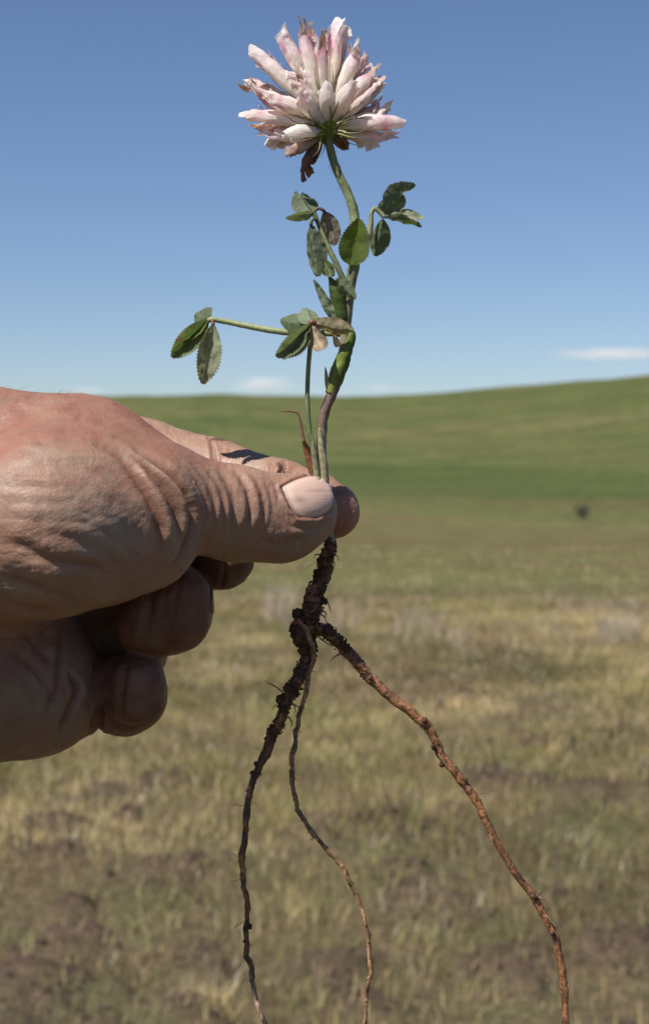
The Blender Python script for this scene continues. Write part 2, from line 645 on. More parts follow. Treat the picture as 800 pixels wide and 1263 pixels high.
    mot = ramp(nt, fine.outputs[0], [(0.40, (0.74, 0.78, 0.74)), (0.60, (1.22, 1.18, 1.2))]).outputs[0]
    c3 = mix(nt, smoothmap(Y, 18, 40), c3, mix(nt, 1.0, c3, mot, 'MULTIPLY'))
    p = node(nt, "ShaderNodeBsdfPrincipled")
    p.inputs["Roughness"].default_value = 0.95
    p.inputs["Specular IOR Level"].default_value = 0.1
    link(nt, c3, p.inputs["Base Color"])
    b1 = bump(nt, na2.outputs[0], 0.8, 0.03)
    b2 = bump(nt, fine.outputs[0], 0.6, 0.25, b1)
    link(nt, b2, p.inputs["Normal"])
    link(nt, p.outputs[0], out.inputs[0])
    finish(me, c, None, m)
    o = bpy.data.objects.new("ground", me)
    col.objects.link(o)
    tag(o, "open prairie ground rolling up to green hills", kind='structure')


build_ground()


# ================================================================== GRASS
def blades(name, cx, cy, hgt, lean, width, colr, label, kind='stuff', cat='grass'):
    """one mesh of bent, tapering blades: arrays of root position, height, lean, width, colour"""
    n = len(cx)
    az = rng.uniform(0, 2 * math.pi, n)
    dx, dy = np.cos(az), np.sin(az)
    face = rng.uniform(0, 2 * math.pi, n)
    wx, wy = np.cos(face) * width / 2, np.sin(face) * width / 2
    z0 = height(cx, cy) - 0.008
    v = np.zeros((n, 5, 3))
    for k, (t, wd) in enumerate(((0.0, 1), (0.0, -1), (0.55, 0.8), (0.55, -0.8), (1.0, 0))):
        off = lean * hgt * t * t
        v[:, k, 0] = cx + dx * off + wx * wd
        v[:, k, 1] = cy + dy * off + wy * wd
        v[:, k, 2] = z0 + hgt * t * (1 - 0.25 * lean * t)
    b = np.arange(n)[:, None] * 5
    me = bpy.data.meshes.new(name)
    me.vertices.add(n * 5)
    me.vertices.foreach_set("co", v.ravel())
    loops = np.concatenate([b + np.array([0, 1, 3, 2]), b + np.array([2, 3, 4])], 1).ravel()
    me.loops.add(len(loops))
    me.loops.foreach_set("vertex_index", loops)
    me.polygons.add(n * 2)
    st = np.stack([np.arange(n) * 7, np.arange(n) * 7 + 4], 1).ravel()
    me.polygons.foreach_set("loop_start", st)
    me.update(calc_edges=True)
    cc = np.repeat(colr, 5, 0)
    finish(me, cc, None, M_GRASS, True)
    o = bpy.data.objects.new(name, me)
    col.objects.link(o)
    tag(o, label, cat if kind != 'stuff' else None, kind=kind)
    return o


GREEN = np.array([0.212, 0.216, 0.07])
STRAW = np.array([0.48, 0.385, 0.2])
OLIVE = np.array([0.335, 0.288, 0.118])
RUST = np.array([0.215, 0.138, 0.084])
PALE = np.array([0.60, 0.52, 0.38])


def scatter(n, y0, y1, spread=0.50, power=1.0):
    """points in the wedge of meadow in front of the camera"""
    t = rng.uniform(0, 1, n)
    y = np.sqrt(y0 ** 2 + t * (y1 ** 2 - y0 ** 2)) if power == 1 else y0 * (y1 / y0) ** t
    x = rng.uniform(-1, 1, n) * (spread * y + 0.3)
    return x, y


def grass_layer(name, n_tuft, per, y0, y1, hmin, hmax, wd, label, power=1.0, pale=0.05, spread_t=0.05):
    tx, ty = scatter(n_tuft, y0, y1, power=power)
    keep = rng.uniform(0, 1, n_tuft) > np.maximum(bare(tx, ty) * 0.56, 0.50 * np.clip((8.5 - ty) / 4.5, 0, 1))
    keep &= (n2(tx * 2.2, ty * 2.2, 3, 11.0) + rng.normal(0, 0.30, n_tuft)) > -0.50
    tx, ty = tx[keep], ty[keep]
    g = n2(tx * 0.9, ty * 0.9, 3, 21.0) * 0.55 + n2(tx * 4, ty * 4, 2, 25.0) * 0.35 + rng.normal(0, 0.22, len(tx))
    base = np.where((g > 0.42)[:, None], GREEN, np.where((g > 0.0)[:, None], OLIVE, STRAW))
    rs = n2(tx * 1.7, ty * 1.7, 2, 31.0) > 0.5
    base[rs] = base[rs] * 0.4 + RUST * 0.6
    base = base * np.clip(0.88 + 0.28 * n2(tx * 0.8, ty * 0.8, 2, 61.0) + 0.40 * n2(tx * 3.6, ty * 3.6, 2, 63.0), 0.42, 1.4)[:, None]
    pl = rng.uniform(0, 1, len(tx)) < pale
    base[pl] = PALE
    th = rng.uniform(hmin, hmax, len(tx)) * (1 + 0.35 * n2(tx * 1.3, ty * 1.3, 2, 41.0))
    k = np.repeat(np.arange(len(tx)), per)
    m = len(k)
    sc = spread_t * (1 + ty[k] / 25)
    x = tx[k] + rng.normal(0, 1, m) * sc
    y = ty[k] + rng.normal(0, 1, m) * sc
    h = th[k] * rng.uniform(0.45, 1.15, m)
    c = base[k] * rng.uniform(0.78, 1.22, (m, 1)) * rng.uniform(0.92, 1.08, (m, 3))
    st = rng.uniform(0, 1, m) < 0.16
    c[st] = STRAW * rng.uniform(0.7, 1.2, (st.sum(), 1))
    blades(name, x, y, h, rng.uniform(0.05, 0.8, m), wd * rng.uniform(0.6, 1.4, m) * (1 + y / 14), c, label)


grass_layer("meadow_grass", 37000, 12, 3.3, 17.5, 0.04, 0.115, 0.0028, "short mixed green and straw grass covering the near meadow")
grass_layer("distant_grass", 14000, 6, 16, 48, 0.03, 0.085, 0.004, "greener low grass beyond the dry line across the meadow", power=2)


def dry_line():
    """a line of taller bleached stems on the low crest across the meadow"""
    n = 1300
    tx = rng.uniform(-8, 8, n)
    ty = 14.6 + rng.normal(0, 0.9, n) + n2(tx * 0.8, tx * 0 + 2, 2, 3.0)
    keep = (n2(tx * 1.4, ty * 0.6, 2, 55.0) + rng.normal(0, 0.25, n)) > 0.02
    tx, ty = tx[keep], ty[keep]
    k = np.repeat(np.arange(len(tx)), 14)
    m = len(k)
    x = tx[k] + rng.normal(0, 0.05, m)
    y = ty[k] + rng.normal(0, 0.05, m)
    c = PALE * rng.uniform(0.55, 1.1, (m, 1))
    g = rng.uniform(0, 1, m) < 0.3
    c[g] = RUST * 1.2 * rng.uniform(0.7, 1.2, (g.sum(), 1))
    blades("dry_grass", x, y, rng.uniform(0.10, 0.26, m), rng.uniform(0.1, 0.7, m), np.full(m, 0.005), c,
           "bleached taller grass in a line across the middle of the meadow")


dry_line()


def tuft(px, py, hgt, rad, n, label, tone):
    g = ground_at(px, py)
    m = n
    a = rng.uniform(0, 2 * math.pi, m)
    rr = rad * np.sqrt(rng.uniform(0, 1, m))
    x, y = g[0] + np.cos(a) * rr, g[1] + np.sin(a) * rr
    c = tone * rng.uniform(0.6, 1.15, (m, 1))
    o = blades("grass_clump", x, y, hgt * rng.uniform(0.5, 1.1, m), rng.uniform(0.1, 0.6, m), np.full(m, 0.007), c, label, kind='thing', cat='grass clump')
    return o


tuft(762, 795, 0.30, 0.16, 260, "tall bleached dry grass clump at the right side of the meadow", PALE * 1.0)
tuft(345, 765, 0.42, 0.14, 220, "tall bleached dry grass clump behind the clover's upper root", PALE * 0.95)


def soil_clods():
    mb_v, mb_f, mb_c = [], [], []
    ico_v = np.array([(0, 0, 1), (0.9, 0, 0.2), (0.2, 0.9, 0.1), (-0.8, 0.3, 0.15), (-0.4, -0.8, 0.2), (0.5, -0.7, 0.2), (0, 0, -0.6)])
    ico_f = [(0, 1, 2), (0, 2, 3), (0, 3, 4), (0, 4, 5), (0, 5, 1), (6, 2, 1), (6, 3, 2), (6, 4, 3), (6, 5, 4), (6, 1, 5)]
    X, Y, S = [], [], []
    for mx, my, r in MOUND_XY:
        for _ in range(int(200 * r)):
            a, q = random.uniform(0, 6.283), r * 1.3 * random.random() ** 0.6
            X.append(mx + math.cos(a) * q)
            Y.append(my + math.sin(a) * q / 0.75)
            S.append(random.choice((0.006, 0.008, 0.010, 0.014)) * random.uniform(0.7, 1.4))
    X, Y, S = map(np.array, (X, Y, S))
    Z = height(X.copy(), Y.copy())
    mb = MB()
    for x, y, z, s in zip(X, Y, Z, S):
        v = ico_v * rng.uniform(0.7, 1.2, (7, 1)) * s + (x, y, z + s * 0.2)
        mb.add(v, ico_f, np.array([0.070, 0.048, 0.035]) * random.uniform(0.6, 1.8))
    o = mb.build("loose_soil", M_SOIL, smooth=False, local=False)
    tag(o, "crumbs of dark loose soil on the bare burrow patches", kind='stuff')


soil_clods()


# ------------------------------------------------------------------ lone shrub on the far slope
def shrub():
    base_px, base_py = 718, 640
    d = FWD + RIGHT * (base_px - W / 2) / FPX + UP * (H / 2 - base_py) / FPX
    t = 40.0
    while True:
        p = ORG + d * t
        if p[2] < height(np.array([p[0]]), np.array([p[1]]))[0] or t > 400: break
        t += 0.3
    p = p + np.array([0, 0, 0.28 * t / 140])
    root = empty("shrub", tuple(p))
    tag(root, "small dark lone shrub at the foot of the far hill", "shrub")
    s = t / 140.0
    mb = MB()
    for k in range(7):
        a = random.uniform(0, 6.283)
        e = np.array([math.cos(a) * 0.45, math.sin(a) * 0.45, random.uniform(0.6, 1.0)]) * s
        tube(mb, [p + (0, 0, -0.8), p + e * 0.5 + rng.normal(0, 0.04, 3), p + e], [0.05 * s, 0.03 * s, 0.012 * s], 8, 6, (0.07, 0.05, 0.035))
    mb.build("trunk", M_STEM, root, local=False)
    mb = MB()
    cl = [np.array([random.gauss(0, 0.30), random.gauss(0, 0.30), 0.02 + random.random() ** 0.8 * 0.7]) for _ in range(36)]
    for cc in cl:
        tone = random.uniform(0.8, 2.2)
        for _ in range(36):
            q = p + (cc + rng.normal(0, 0.13, 3)) * s
            a, b = nrm(rng.normal(size=3)), nrm(rng.normal(size=3))
            l = 0.075 * s
            mb.add([q - a * l, q + b * l * 0.5, q + a * l, q - b * l * 0.5], [(0, 1, 2, 3)], np.array([0.085, 0.095, 0.060]) * tone * random.uniform(0.7, 1.3))
    mb.build("crown", M_GRASS, root, local=False)


shrub()


# ------------------------------------------------------------------ clouds near the horizon
def cloud(px, py, wpx, hpx, dist, dens, label, seed):
    d = FWD + RIGHT * (px - W / 2) / FPX + UP * (H / 2 - py) / FPX
    c = ORG + d * dist
    sx, sz = wpx / FPX * dist / 2, hpx / FPX * dist / 2
    mb = MB()
    n1, n2_ = 40, 20
    th = np.linspace(0, 2 * math.pi, n1, endpoint=False)
    ph = np.linspace(0.05, math.pi - 0.05, n2_)
    v = np.array([(math.cos(t) * math.sin(f) * sx, math.sin(t) * math.sin(f) * sx * 0.8, math.cos(f) * sz) for f in ph for t in th])
    v = v * (1 + 0.15 * fbm(v / sx * 2 + seed, 3))[:, None]
    f = [(i * n1 + j, i * n1 + (j + 1) % n1, (i + 1) * n1 + (j + 1) % n1, (i + 1) * n1 + j) for i in range(n2_ - 1) for j in range(n1)]
    f += [tuple(range(n1))[::-1], tuple((n2_ - 1) * n1 + j for j in range(n1))]
    f = [q[::-1] for q in f]
    mb.add(v, f)
    m, nt, out = material("cloud_vapour")
    tc = node(nt, "ShaderNodeTexCoord")
    mp = node(nt, "ShaderNodeMapping")
    mp.inputs["Location"].default_value = (-1, -1, -1)
    mp.inputs["Scale"].default_value = (2, 2, 2)
    link(nt, tc.outputs["Generated"], mp.inputs[0])
    ln = node(nt, "ShaderNodeVectorMath", operation='LENGTH')
    link(nt, mp.outputs[0], ln.inputs[0])
    fall = node(nt, "ShaderNodeMapRange", interpolation_type='SMOOTHSTEP')
    link(nt, ln.outputs["Value"], fall.inputs[0])
    fall.inputs[1].default_value, fall.inputs[2].default_value = 1.0, 0.1
    ns = noise(nt, 2.6, 5, 0.6, vec=mp.outputs[0])
    ns.noise_dimensions = '4D'
    ns.inputs["W"].default_value = seed
    sh = node(nt, "ShaderNodeMapRange")
    link(nt, ns.outputs[0], sh.inputs[0])
    sh.inputs[1].default_value, sh.inputs[2].default_value = 0.38, 0.75
    de = math_(nt, 'MULTIPLY', math_(nt, 'MULTIPLY', fall.outputs[0], sh.outputs[0]), dens / sx)
    pv = node(nt, "ShaderNodeVolumePrincipled")
    pv.inputs["Color"].default_value = (0.98, 0.98, 1, 1)
    pv.inputs["Anisotropy"].default_value = 0.0
    link(nt, de, pv.inputs["Density"])
    link(nt, pv.outputs[0], out.inputs["Volume"])
    o = mb.build("cloud", m, local=False)
    o.location = c
    tag(o, label, "cloud", "low clouds above the horizon")


cloud(325, 474, 92, 26, 3000, 5.0, "small puffy white cloud above the hill, left of the clover stem", 1.0)
cloud(760, 437, 190, 20, 3600, 7.5, "long thin white cloud above the right hill", 4.0)
cloud(108, 483, 60, 16, 3300, 2.5, "faint small cloud low on the skyline above the hand", 7.0)
cloud(472, 479, 70, 14, 3300, 2.0, "faint cloud wisp on the skyline right of the clover stem", 9.0)

# ================================================================== HAND
# signed distance field of the hand, in local millimetres, turned into one skin
HV = 1.15                                            # voxel size, mm


def rc(a, ra, b, rb, flat=1.0, k=4.0):
    """rounded cone between two (px, py, depth mm) joints with radii in mm"""
    return dict(a=L(*a), ra=ra, b=L(*b), rb=rb, flat=flat, k=k)


def rc_dist(P, q):
    s = np.array([1, 1, q['flat']])
    mid = (q['a'] + q['b']) / 2
    p = (P - mid) * s
    a, b = (q['a'] - mid) * s, (q['b'] - mid) * s
    r1, r2 = q['ra'], q['rb']
    ba = b - a
    l2 = ba @ ba
    rr = r1 - r2
    a2 = max(l2 - rr * rr, 1e-6)
    pa = p - a
    y = pa @ ba
    z = y - l2
    w = pa * l2 - y[..., None] * ba
    x2 = (w * w).sum(-1)
    y2, z2 = y * y * l2, z * z * l2
    kk = np.sign(rr) * rr * rr * x2
    d = (np.sqrt(np.maximum(x2 * a2 / l2, 0)) / math.sqrt(l2) + y * rr / l2) - r1
    # robust form of Quilez' round cone
    il2 = 1.0 / l2
    res = (np.sqrt(np.maximum(x2 * a2 * il2, 0)) + y * rr) * il2 - r1
    c1 = np.sign(z) * a2 * z2 > kk
    c2 = np.sign(y) * a2 * y2 < kk
    res = np.where(c2, np.sqrt(np.maximum(x2 + y2, 0)) * il2 - r1, res)
    res = np.where(c1, np.sqrt(np.maximum(x2 + z2, 0)) * il2 - r2, res)
    return res


def smin(a, b, k):
    if k <= 0.01: return np.minimum(a, b)
    h = np.maximum(k - np.abs(a - b), 0) / k
    return np.minimum(a, b) - h * h * k * 0.25


PALM = [
    rc((-60, 690, 8), 30, (100, 585, 34), 13, k=14),          # second metacarpal, back of the hand
    rc((-60, 720, 22), 26, (85, 655, 46), 12, k=14),
    rc((-60, 770, 22), 25, (62, 745, 48), 12, k=14),
    rc((-60, 810, 8), 26, (50, 830, 42), 12, k=14),
    rc((-90, 850, -14), 23, (40, 846, 6), 18.5, k=10),        # hypothenar
    rc((40, 846, 6), 18.5, (66, 862, 22), 12, k=8),
    rc((50, 790, 50), 12, (165, 802, 58), 11, k=8),
    rc((70, 800, 34), 11, (140, 806, 40), 10, k=8),
    rc((80, 740, 30), 12, (170, 730, 40), 11, k=8),
    rc((-40, 572, -14), 22.0, (104, 576, -17), 16.5, k=14),   # first dorsal interosseous
    rc((104, 576, -17), 16.5, (192, 604, -20), 12.6, k=12),
    rc((90, 574, 8), 13, (165, 590, 6), 9, k=10),             # web
]
ARM = [
    rc((-200, 775, -18), 27, (-60, 720, -2), 26, flat=0.95, k=16),
    rc((-960, 1010, -50), 36, (-200, 775, -18), 27, flat=1.0, k=16),
]
THENAR = [
    rc((-70, 690, -34), 20, (60, 645, -36), 22.5, k=10),
    rc((60, 645, -36), 22.5, (160, 634, -29), 18.5, k=8),
    rc((140, 668, -31), 15, (178, 672, -31), 11.5, k=6),
]
THUMB = [
    rc((188, 618, -26), 13.8, (232, 622, -21), 12.2, k=4),
    rc((232, 622, -21), 12.2, (292, 633, -15), 11.8, flat=1.06, k=4),
    rc((292, 634, -15), 11.9, (345, 640, -11.6), 11.2, flat=1.2, k=5),
    rc((345, 640, -11.6), 11.2, (373, 631, -10.0), 9.6, flat=1.25, k=4),
]
INDEX = [
    rc((106, 541, 42), 11.8, (180, 561, 36), 10.2, k=5),
    rc((180, 562, 36), 10.2, (262, 582, 28), 9.9, k=4),
    rc((262, 582, 28), 9.7, (345, 606, 18), 8.9, k=3),
    rc((345, 606, 18), 8.9, (385, 622, 13), 8.9, k=3),
    rc((385, 622, 13), 8.9, (407, 630, 10.5), 8.4, flat=1.05, k=3),
]
MIDDLE = [
    rc((90, 645, 50), 11, (268, 680, 62), 10, k=4),
    rc((268, 680, 62), 10, (270, 688, 36), 9, k=3),
    rc((270, 688, 36), 9, (276, 690, 12), 8.6, k=3),
]
RING = [
    rc((70, 740, 52), 11, (216, 752, 64), 10, k=4),
    rc((216, 752, 64), 10, (216, 756, 34), 9.6, k=3),
    rc((212, 762, 34), 9.6, (206, 766, -1), 9.3, k=3),
    rc((224, 736, 20), 8.4, (226, 734, -6), 7.6, k=4),
    rc((226, 760, 20), 8.0, (226, 764, -5), 7.2, k=4),
    rc((196, 742, 20), 9.0, (190, 742, -4), 8.4, k=5),
    rc((186, 770, 20), 8.6, (180, 772, -4), 8.0, k=5),
]
PINKY = [
    rc((50, 835, 48), 10, (150, 855, 56), 9, k=4),
    rc((150, 855, 56), 9, (158, 858, 28), 8.4, k=3),
    rc((156, 866, 28), 8.4, (160, 866, 3), 8.4, k=3),
    rc((166, 846, 20), 8.0, (172, 836, -5), 7.2, k=4),
    rc((168, 860, 20), 7.6, (172, 864, -4), 7.0, k=4),
    rc((150, 868, 30), 8.4, (143, 872, 6), 7.6, k=4),
    rc((150, 842, 25), 8.0, (146, 842, 4), 8.0, k=4),
]
PINKYBASE = [rc((92, 868, 14), 9.8, (104, 866, 40), 9, k=2)]
GROUPS = [("palm", PALM, 0), ("arm", ARM, 16), ("thenar", THENAR, 9), ("thumb", THUMB, 3.5), ("index", INDEX, 4.5),
          ("middle", MIDDLE, 2.0), ("ring", RING, 1.5), ("pinky", PINKY, 1.5), ("pinkybase", PINKYBASE, 2.5)]


def surface_nets(F, org, h):
    nx, ny, nz = F.shape
    S = F < 0
    base = [(i, j, k) for i in (0, 1) for j in (0, 1) for k in (0, 1)]
    cnt = sum(S[i:nx - 1 + i, j:ny - 1 + j, k:nz - 1 + k].astype(np.int8) for i, j, k in base)
    act = (cnt > 0) & (cnt < 8)
    idx = np.argwhere(act)
    num = np.full(act.shape, -1, np.int64)
    num[act] = np.arange(len(idx))
    acc = np.zeros((len(idx), 3))
    n = np.zeros(len(idx))
    for p in base:
        for ax in range(3):
            if p[ax]: continue
            q = list(p); q[ax] = 1
            fa = F[idx[:, 0] + p[0], idx[:, 1] + p[1], idx[:, 2] + p[2]]
            fb = F[idx[:, 0] + q[0], idx[:, 1] + q[1], idx[:, 2] + q[2]]
            cr = (fa < 0) != (fb < 0)
            t = np.where(cr, fa / np.where(cr, fa - fb, 1), 0)
            pt = np.tile(np.array(p, float), (len(idx), 1))
            pt[:, ax] += t
            acc[cr] += pt[cr]
            n += cr
    V = (idx + acc / n[:, None]) * h + org
    faces = []
    for ax in range(3):
        a = [slice(0, s) for s in F.shape]; b = list(a)
        a[ax] = slice(0, F.shape[ax] - 1); b[ax] = slice(1, F.shape[ax])
        cr = S[tuple(a)] != S[tuple(b)]
        e = np.argwhere(cr)
        o1, o2 = [(1, 2), (2, 0), (0, 1)][ax]
        e = e[(e[:, o1] > 0) & (e[:, o2] > 0) & (e[:, o1] < F.shape[o1] - 1) & (e[:, o2] < F.shape[o2] - 1)]

        def cell(d1, d2):
            c = e.copy(); c[:, o1] += d1; c[:, o2] += d2
            return num[c[:, 0], c[:, 1], c[:, 2]]
        q = np.stack([cell(-1, -1), cell(0, -1), cell(0, 0), cell(-1, 0)], 1)
        inside = S[e[:, 0], e[:, 1], e[:, 2]]
        q[~inside] = q[~inside][:, ::-1]
        faces.append(q)
    return V, np.concatenate(faces)


def seg_dist(p, a, b):
    ab = b - a
    t = np.clip(((p - a) @ ab) / (ab @ ab), 0, 1)
    return np.linalg.norm(p - a - t[:, None] * ab, axis=1), t


# creases and folds: (parts, path in photo pixels, half width px, depth mm, + raises / - sinks)
FOLDS = [
    # big flaps over the thumb's first joint
    (("thenar", "thumb", "palm"), [(112, 545), (150, 566), (178, 605), (196, 645), (200, 690)], 5.5, -0.99),
    (("thenar", "thumb", "palm"), [(126, 545), (165, 575), (190, 612), (207, 650), (208, 680)], 7, 0.57),
    (("thenar", "thumb", "palm"), [(140, 552), (182, 580), (207, 612), (220, 645), (219, 678)], 4.5, -0.88),
    (("thenar", "thumb", "palm"), [(152, 552), (194, 582), (219, 612), (228, 645)], 5, 0.47),
    (("thumb", "palm", "thenar"), [(160, 552), (204, 582), (229, 612), (235, 645), (226, 680), (206, 712)], 4.5, -1.35),
    (("thumb", "palm", "thenar"), [(150, 552), (196, 586), (220, 616), (226, 648), (215, 684)], 6, 0.55),
    (("thumb", "palm"), [(196, 560), (226, 590), (243, 620), (243, 650)], 3.5, -0.44),
    (("thumb", "palm"), [(215, 565), (240, 592), (254, 622), (252, 655)], 3, -0.35),
    (("thumb",), [(232, 570), (255, 595), (264, 622), (262, 660)], 3, -0.31),
    (("thumb",), [(250, 575), (270, 600), (276, 630), (272, 660)], 3, -0.31),
    # knuckle folds of the thumb
    (("thumb",), [(268, 577), (283, 603), (288, 630), (284, 664)], 3.4, -0.36),
    (("thumb",), [(280, 578), (294, 602), (300, 630), (296, 660)], 4.5, 0.30),
    (("thumb",), [(290, 580), (304, 604), (309, 630), (304, 656)], 3.2, -0.51),
    (("thumb",), [(302, 582), (314, 604), (319, 630), (315, 652)], 4, 0.26),
    (("thumb",), [(309, 584), (322, 606), (327, 628), (324, 648)], 3.0, -0.36),
    (("thumb",), [(322, 588), (332, 608), (336, 628), (335, 642)], 2.6, -0.19),
    (("thumb",), [(335, 592), (341, 606), (344, 624)], 2.2, -0.12),
    # long creases on the underside of the thumb tip
    (("thumb",), [(352, 648), (385, 652), (408, 640)], 3.5, -0.28),
    (("thumb",), [(335, 668), (368, 664), (398, 652)], 4, -0.18),
    (("thumb",), [(322, 662), (340, 672), (360, 672)], 4, -0.2),
    # ball of the thumb
    (("thenar",), [(-5, 668), (30, 674), (62, 691), (110, 697), (140, 708)], 6, -0.40),
    (("thenar",), [(-5, 690), (28, 694), (55, 705), (95, 716)], 9, 0.34),
    (("thenar",), [(-5, 710), (30, 716), (62, 728), (98, 738)], 6, -0.40),
    (("thenar",), [(-5, 735), (22, 745), (50, 752), (72, 748)], 5, -0.34),
    (("thenar",), [(40, 655), (85, 662), (130, 682), (165, 705)], 6, -0.20),
    (("thenar",), [(60, 640), (110, 648), (150, 670), (182, 700)], 5, -0.14),
    (("thenar",), [(48, 600), (52, 640), (50, 680)], 5, -0.11),
    (("thenar", "palm"), [(88, 585), (120, 605), (148, 640), (165, 680)], 5, -0.12),
    (("thenar", "palm"), [(100, 570), (132, 592), (160, 630), (182, 685)], 4, -0.14),
    (("thenar", "palm"), [(-5, 600), (35, 598), (78, 605)], 6, -0.10),
    (("thenar", "palm"), [(-5, 622), (35, 618), (82, 622)], 5, -0.10),
    (("thenar", "palm"), [(-5, 640), (30, 640), (70, 645)], 5, -0.11),
    # index finger
    (("index",), [(256, 535), (262, 552), (264, 575), (262, 592)], 2.4, -0.45),
    (("index",), [(250, 535), (255, 552), (256, 575)], 4.0, 0.10),
    (("index",), [(352, 566), (348, 580), (343, 592), (342, 605)], 2.6, -0.5),
    (("index",), [(360, 570), (356, 584), (352, 596)], 4, 0.12),
    (("index",), [(334, 566), (334, 580), (331, 592)], 2.5, -0.3),
    (("index",), [(415, 590), (426, 612), (428, 640), (418, 662)], 6, -0.18),
    # palm and little finger
    (("palm", "arm"), [(78, 766), (74, 810), (70, 850), (52, 890)], 4, -0.6),
    (("palm", "arm"), [(82, 826), (96, 850), (84, 880), (70, 912)], 4, -0.8),
    (("palm", "arm"), [(-5, 800), (30, 815), (58, 846), (66, 880)], 5, -0.35),
    (("palm", "arm"), [(20, 770), (48, 800), (66, 820)], 5, -0.35),
    (("pinky", "pinkybase"), [(122, 868), (124, 885), (120, 914)], 3.5, -0.7),
    (("pinky",), [(128, 880), (150, 896), (180, 895)], 3, -0.4),
    (("pinky",), [(160, 808), (152, 845), (150, 898)], 4, -0.47),
    (("pinky",), [(186, 812), (190, 850), (184, 894)], 3, -0.23),
    (("ring",), [(196, 700), (186, 745), (178, 806)], 5, -0.57),
    (("ring",), [(222, 712), (214, 755), (206, 804)], 3.5, -0.28),
    (("ring",), [(240, 718), (246, 750), (236, 792)], 3, -0.28),
    (("middle",), [(278, 690), (276, 710), (270, 728)], 3, -0.38),
]
NAIL_PX = [(348, 602), (362, 594.5), (382, 588.5), (396, 590), (406, 602), (410, 616), (405, 629), (390, 637), (370, 637), (359, 626)]


def in_poly_dist(p, poly):
    """signed distance (px), negative inside"""
    poly = np.asarray(poly, float)
    d = np.full(len(p), 1e9)
    ins = np.zeros(len(p), bool)
    for i in range(len(poly)):
        a, b = poly[i], poly[(i + 1) % len(poly)]
        d = np.minimum(d, seg_dist(p, a, b)[0])
        c = ((a[1] > p[:, 1]) != (b[1] > p[:, 1]))
        with np.errstate(divide='ignore', invalid='ignore'):
            xx = (b[0] - a[0]) * (p[:, 1] - a[1]) / (b[1] - a[1]) + a[0]
        ins ^= c & (p[:, 0] < xx)
    return np.where(ins, -d, d)


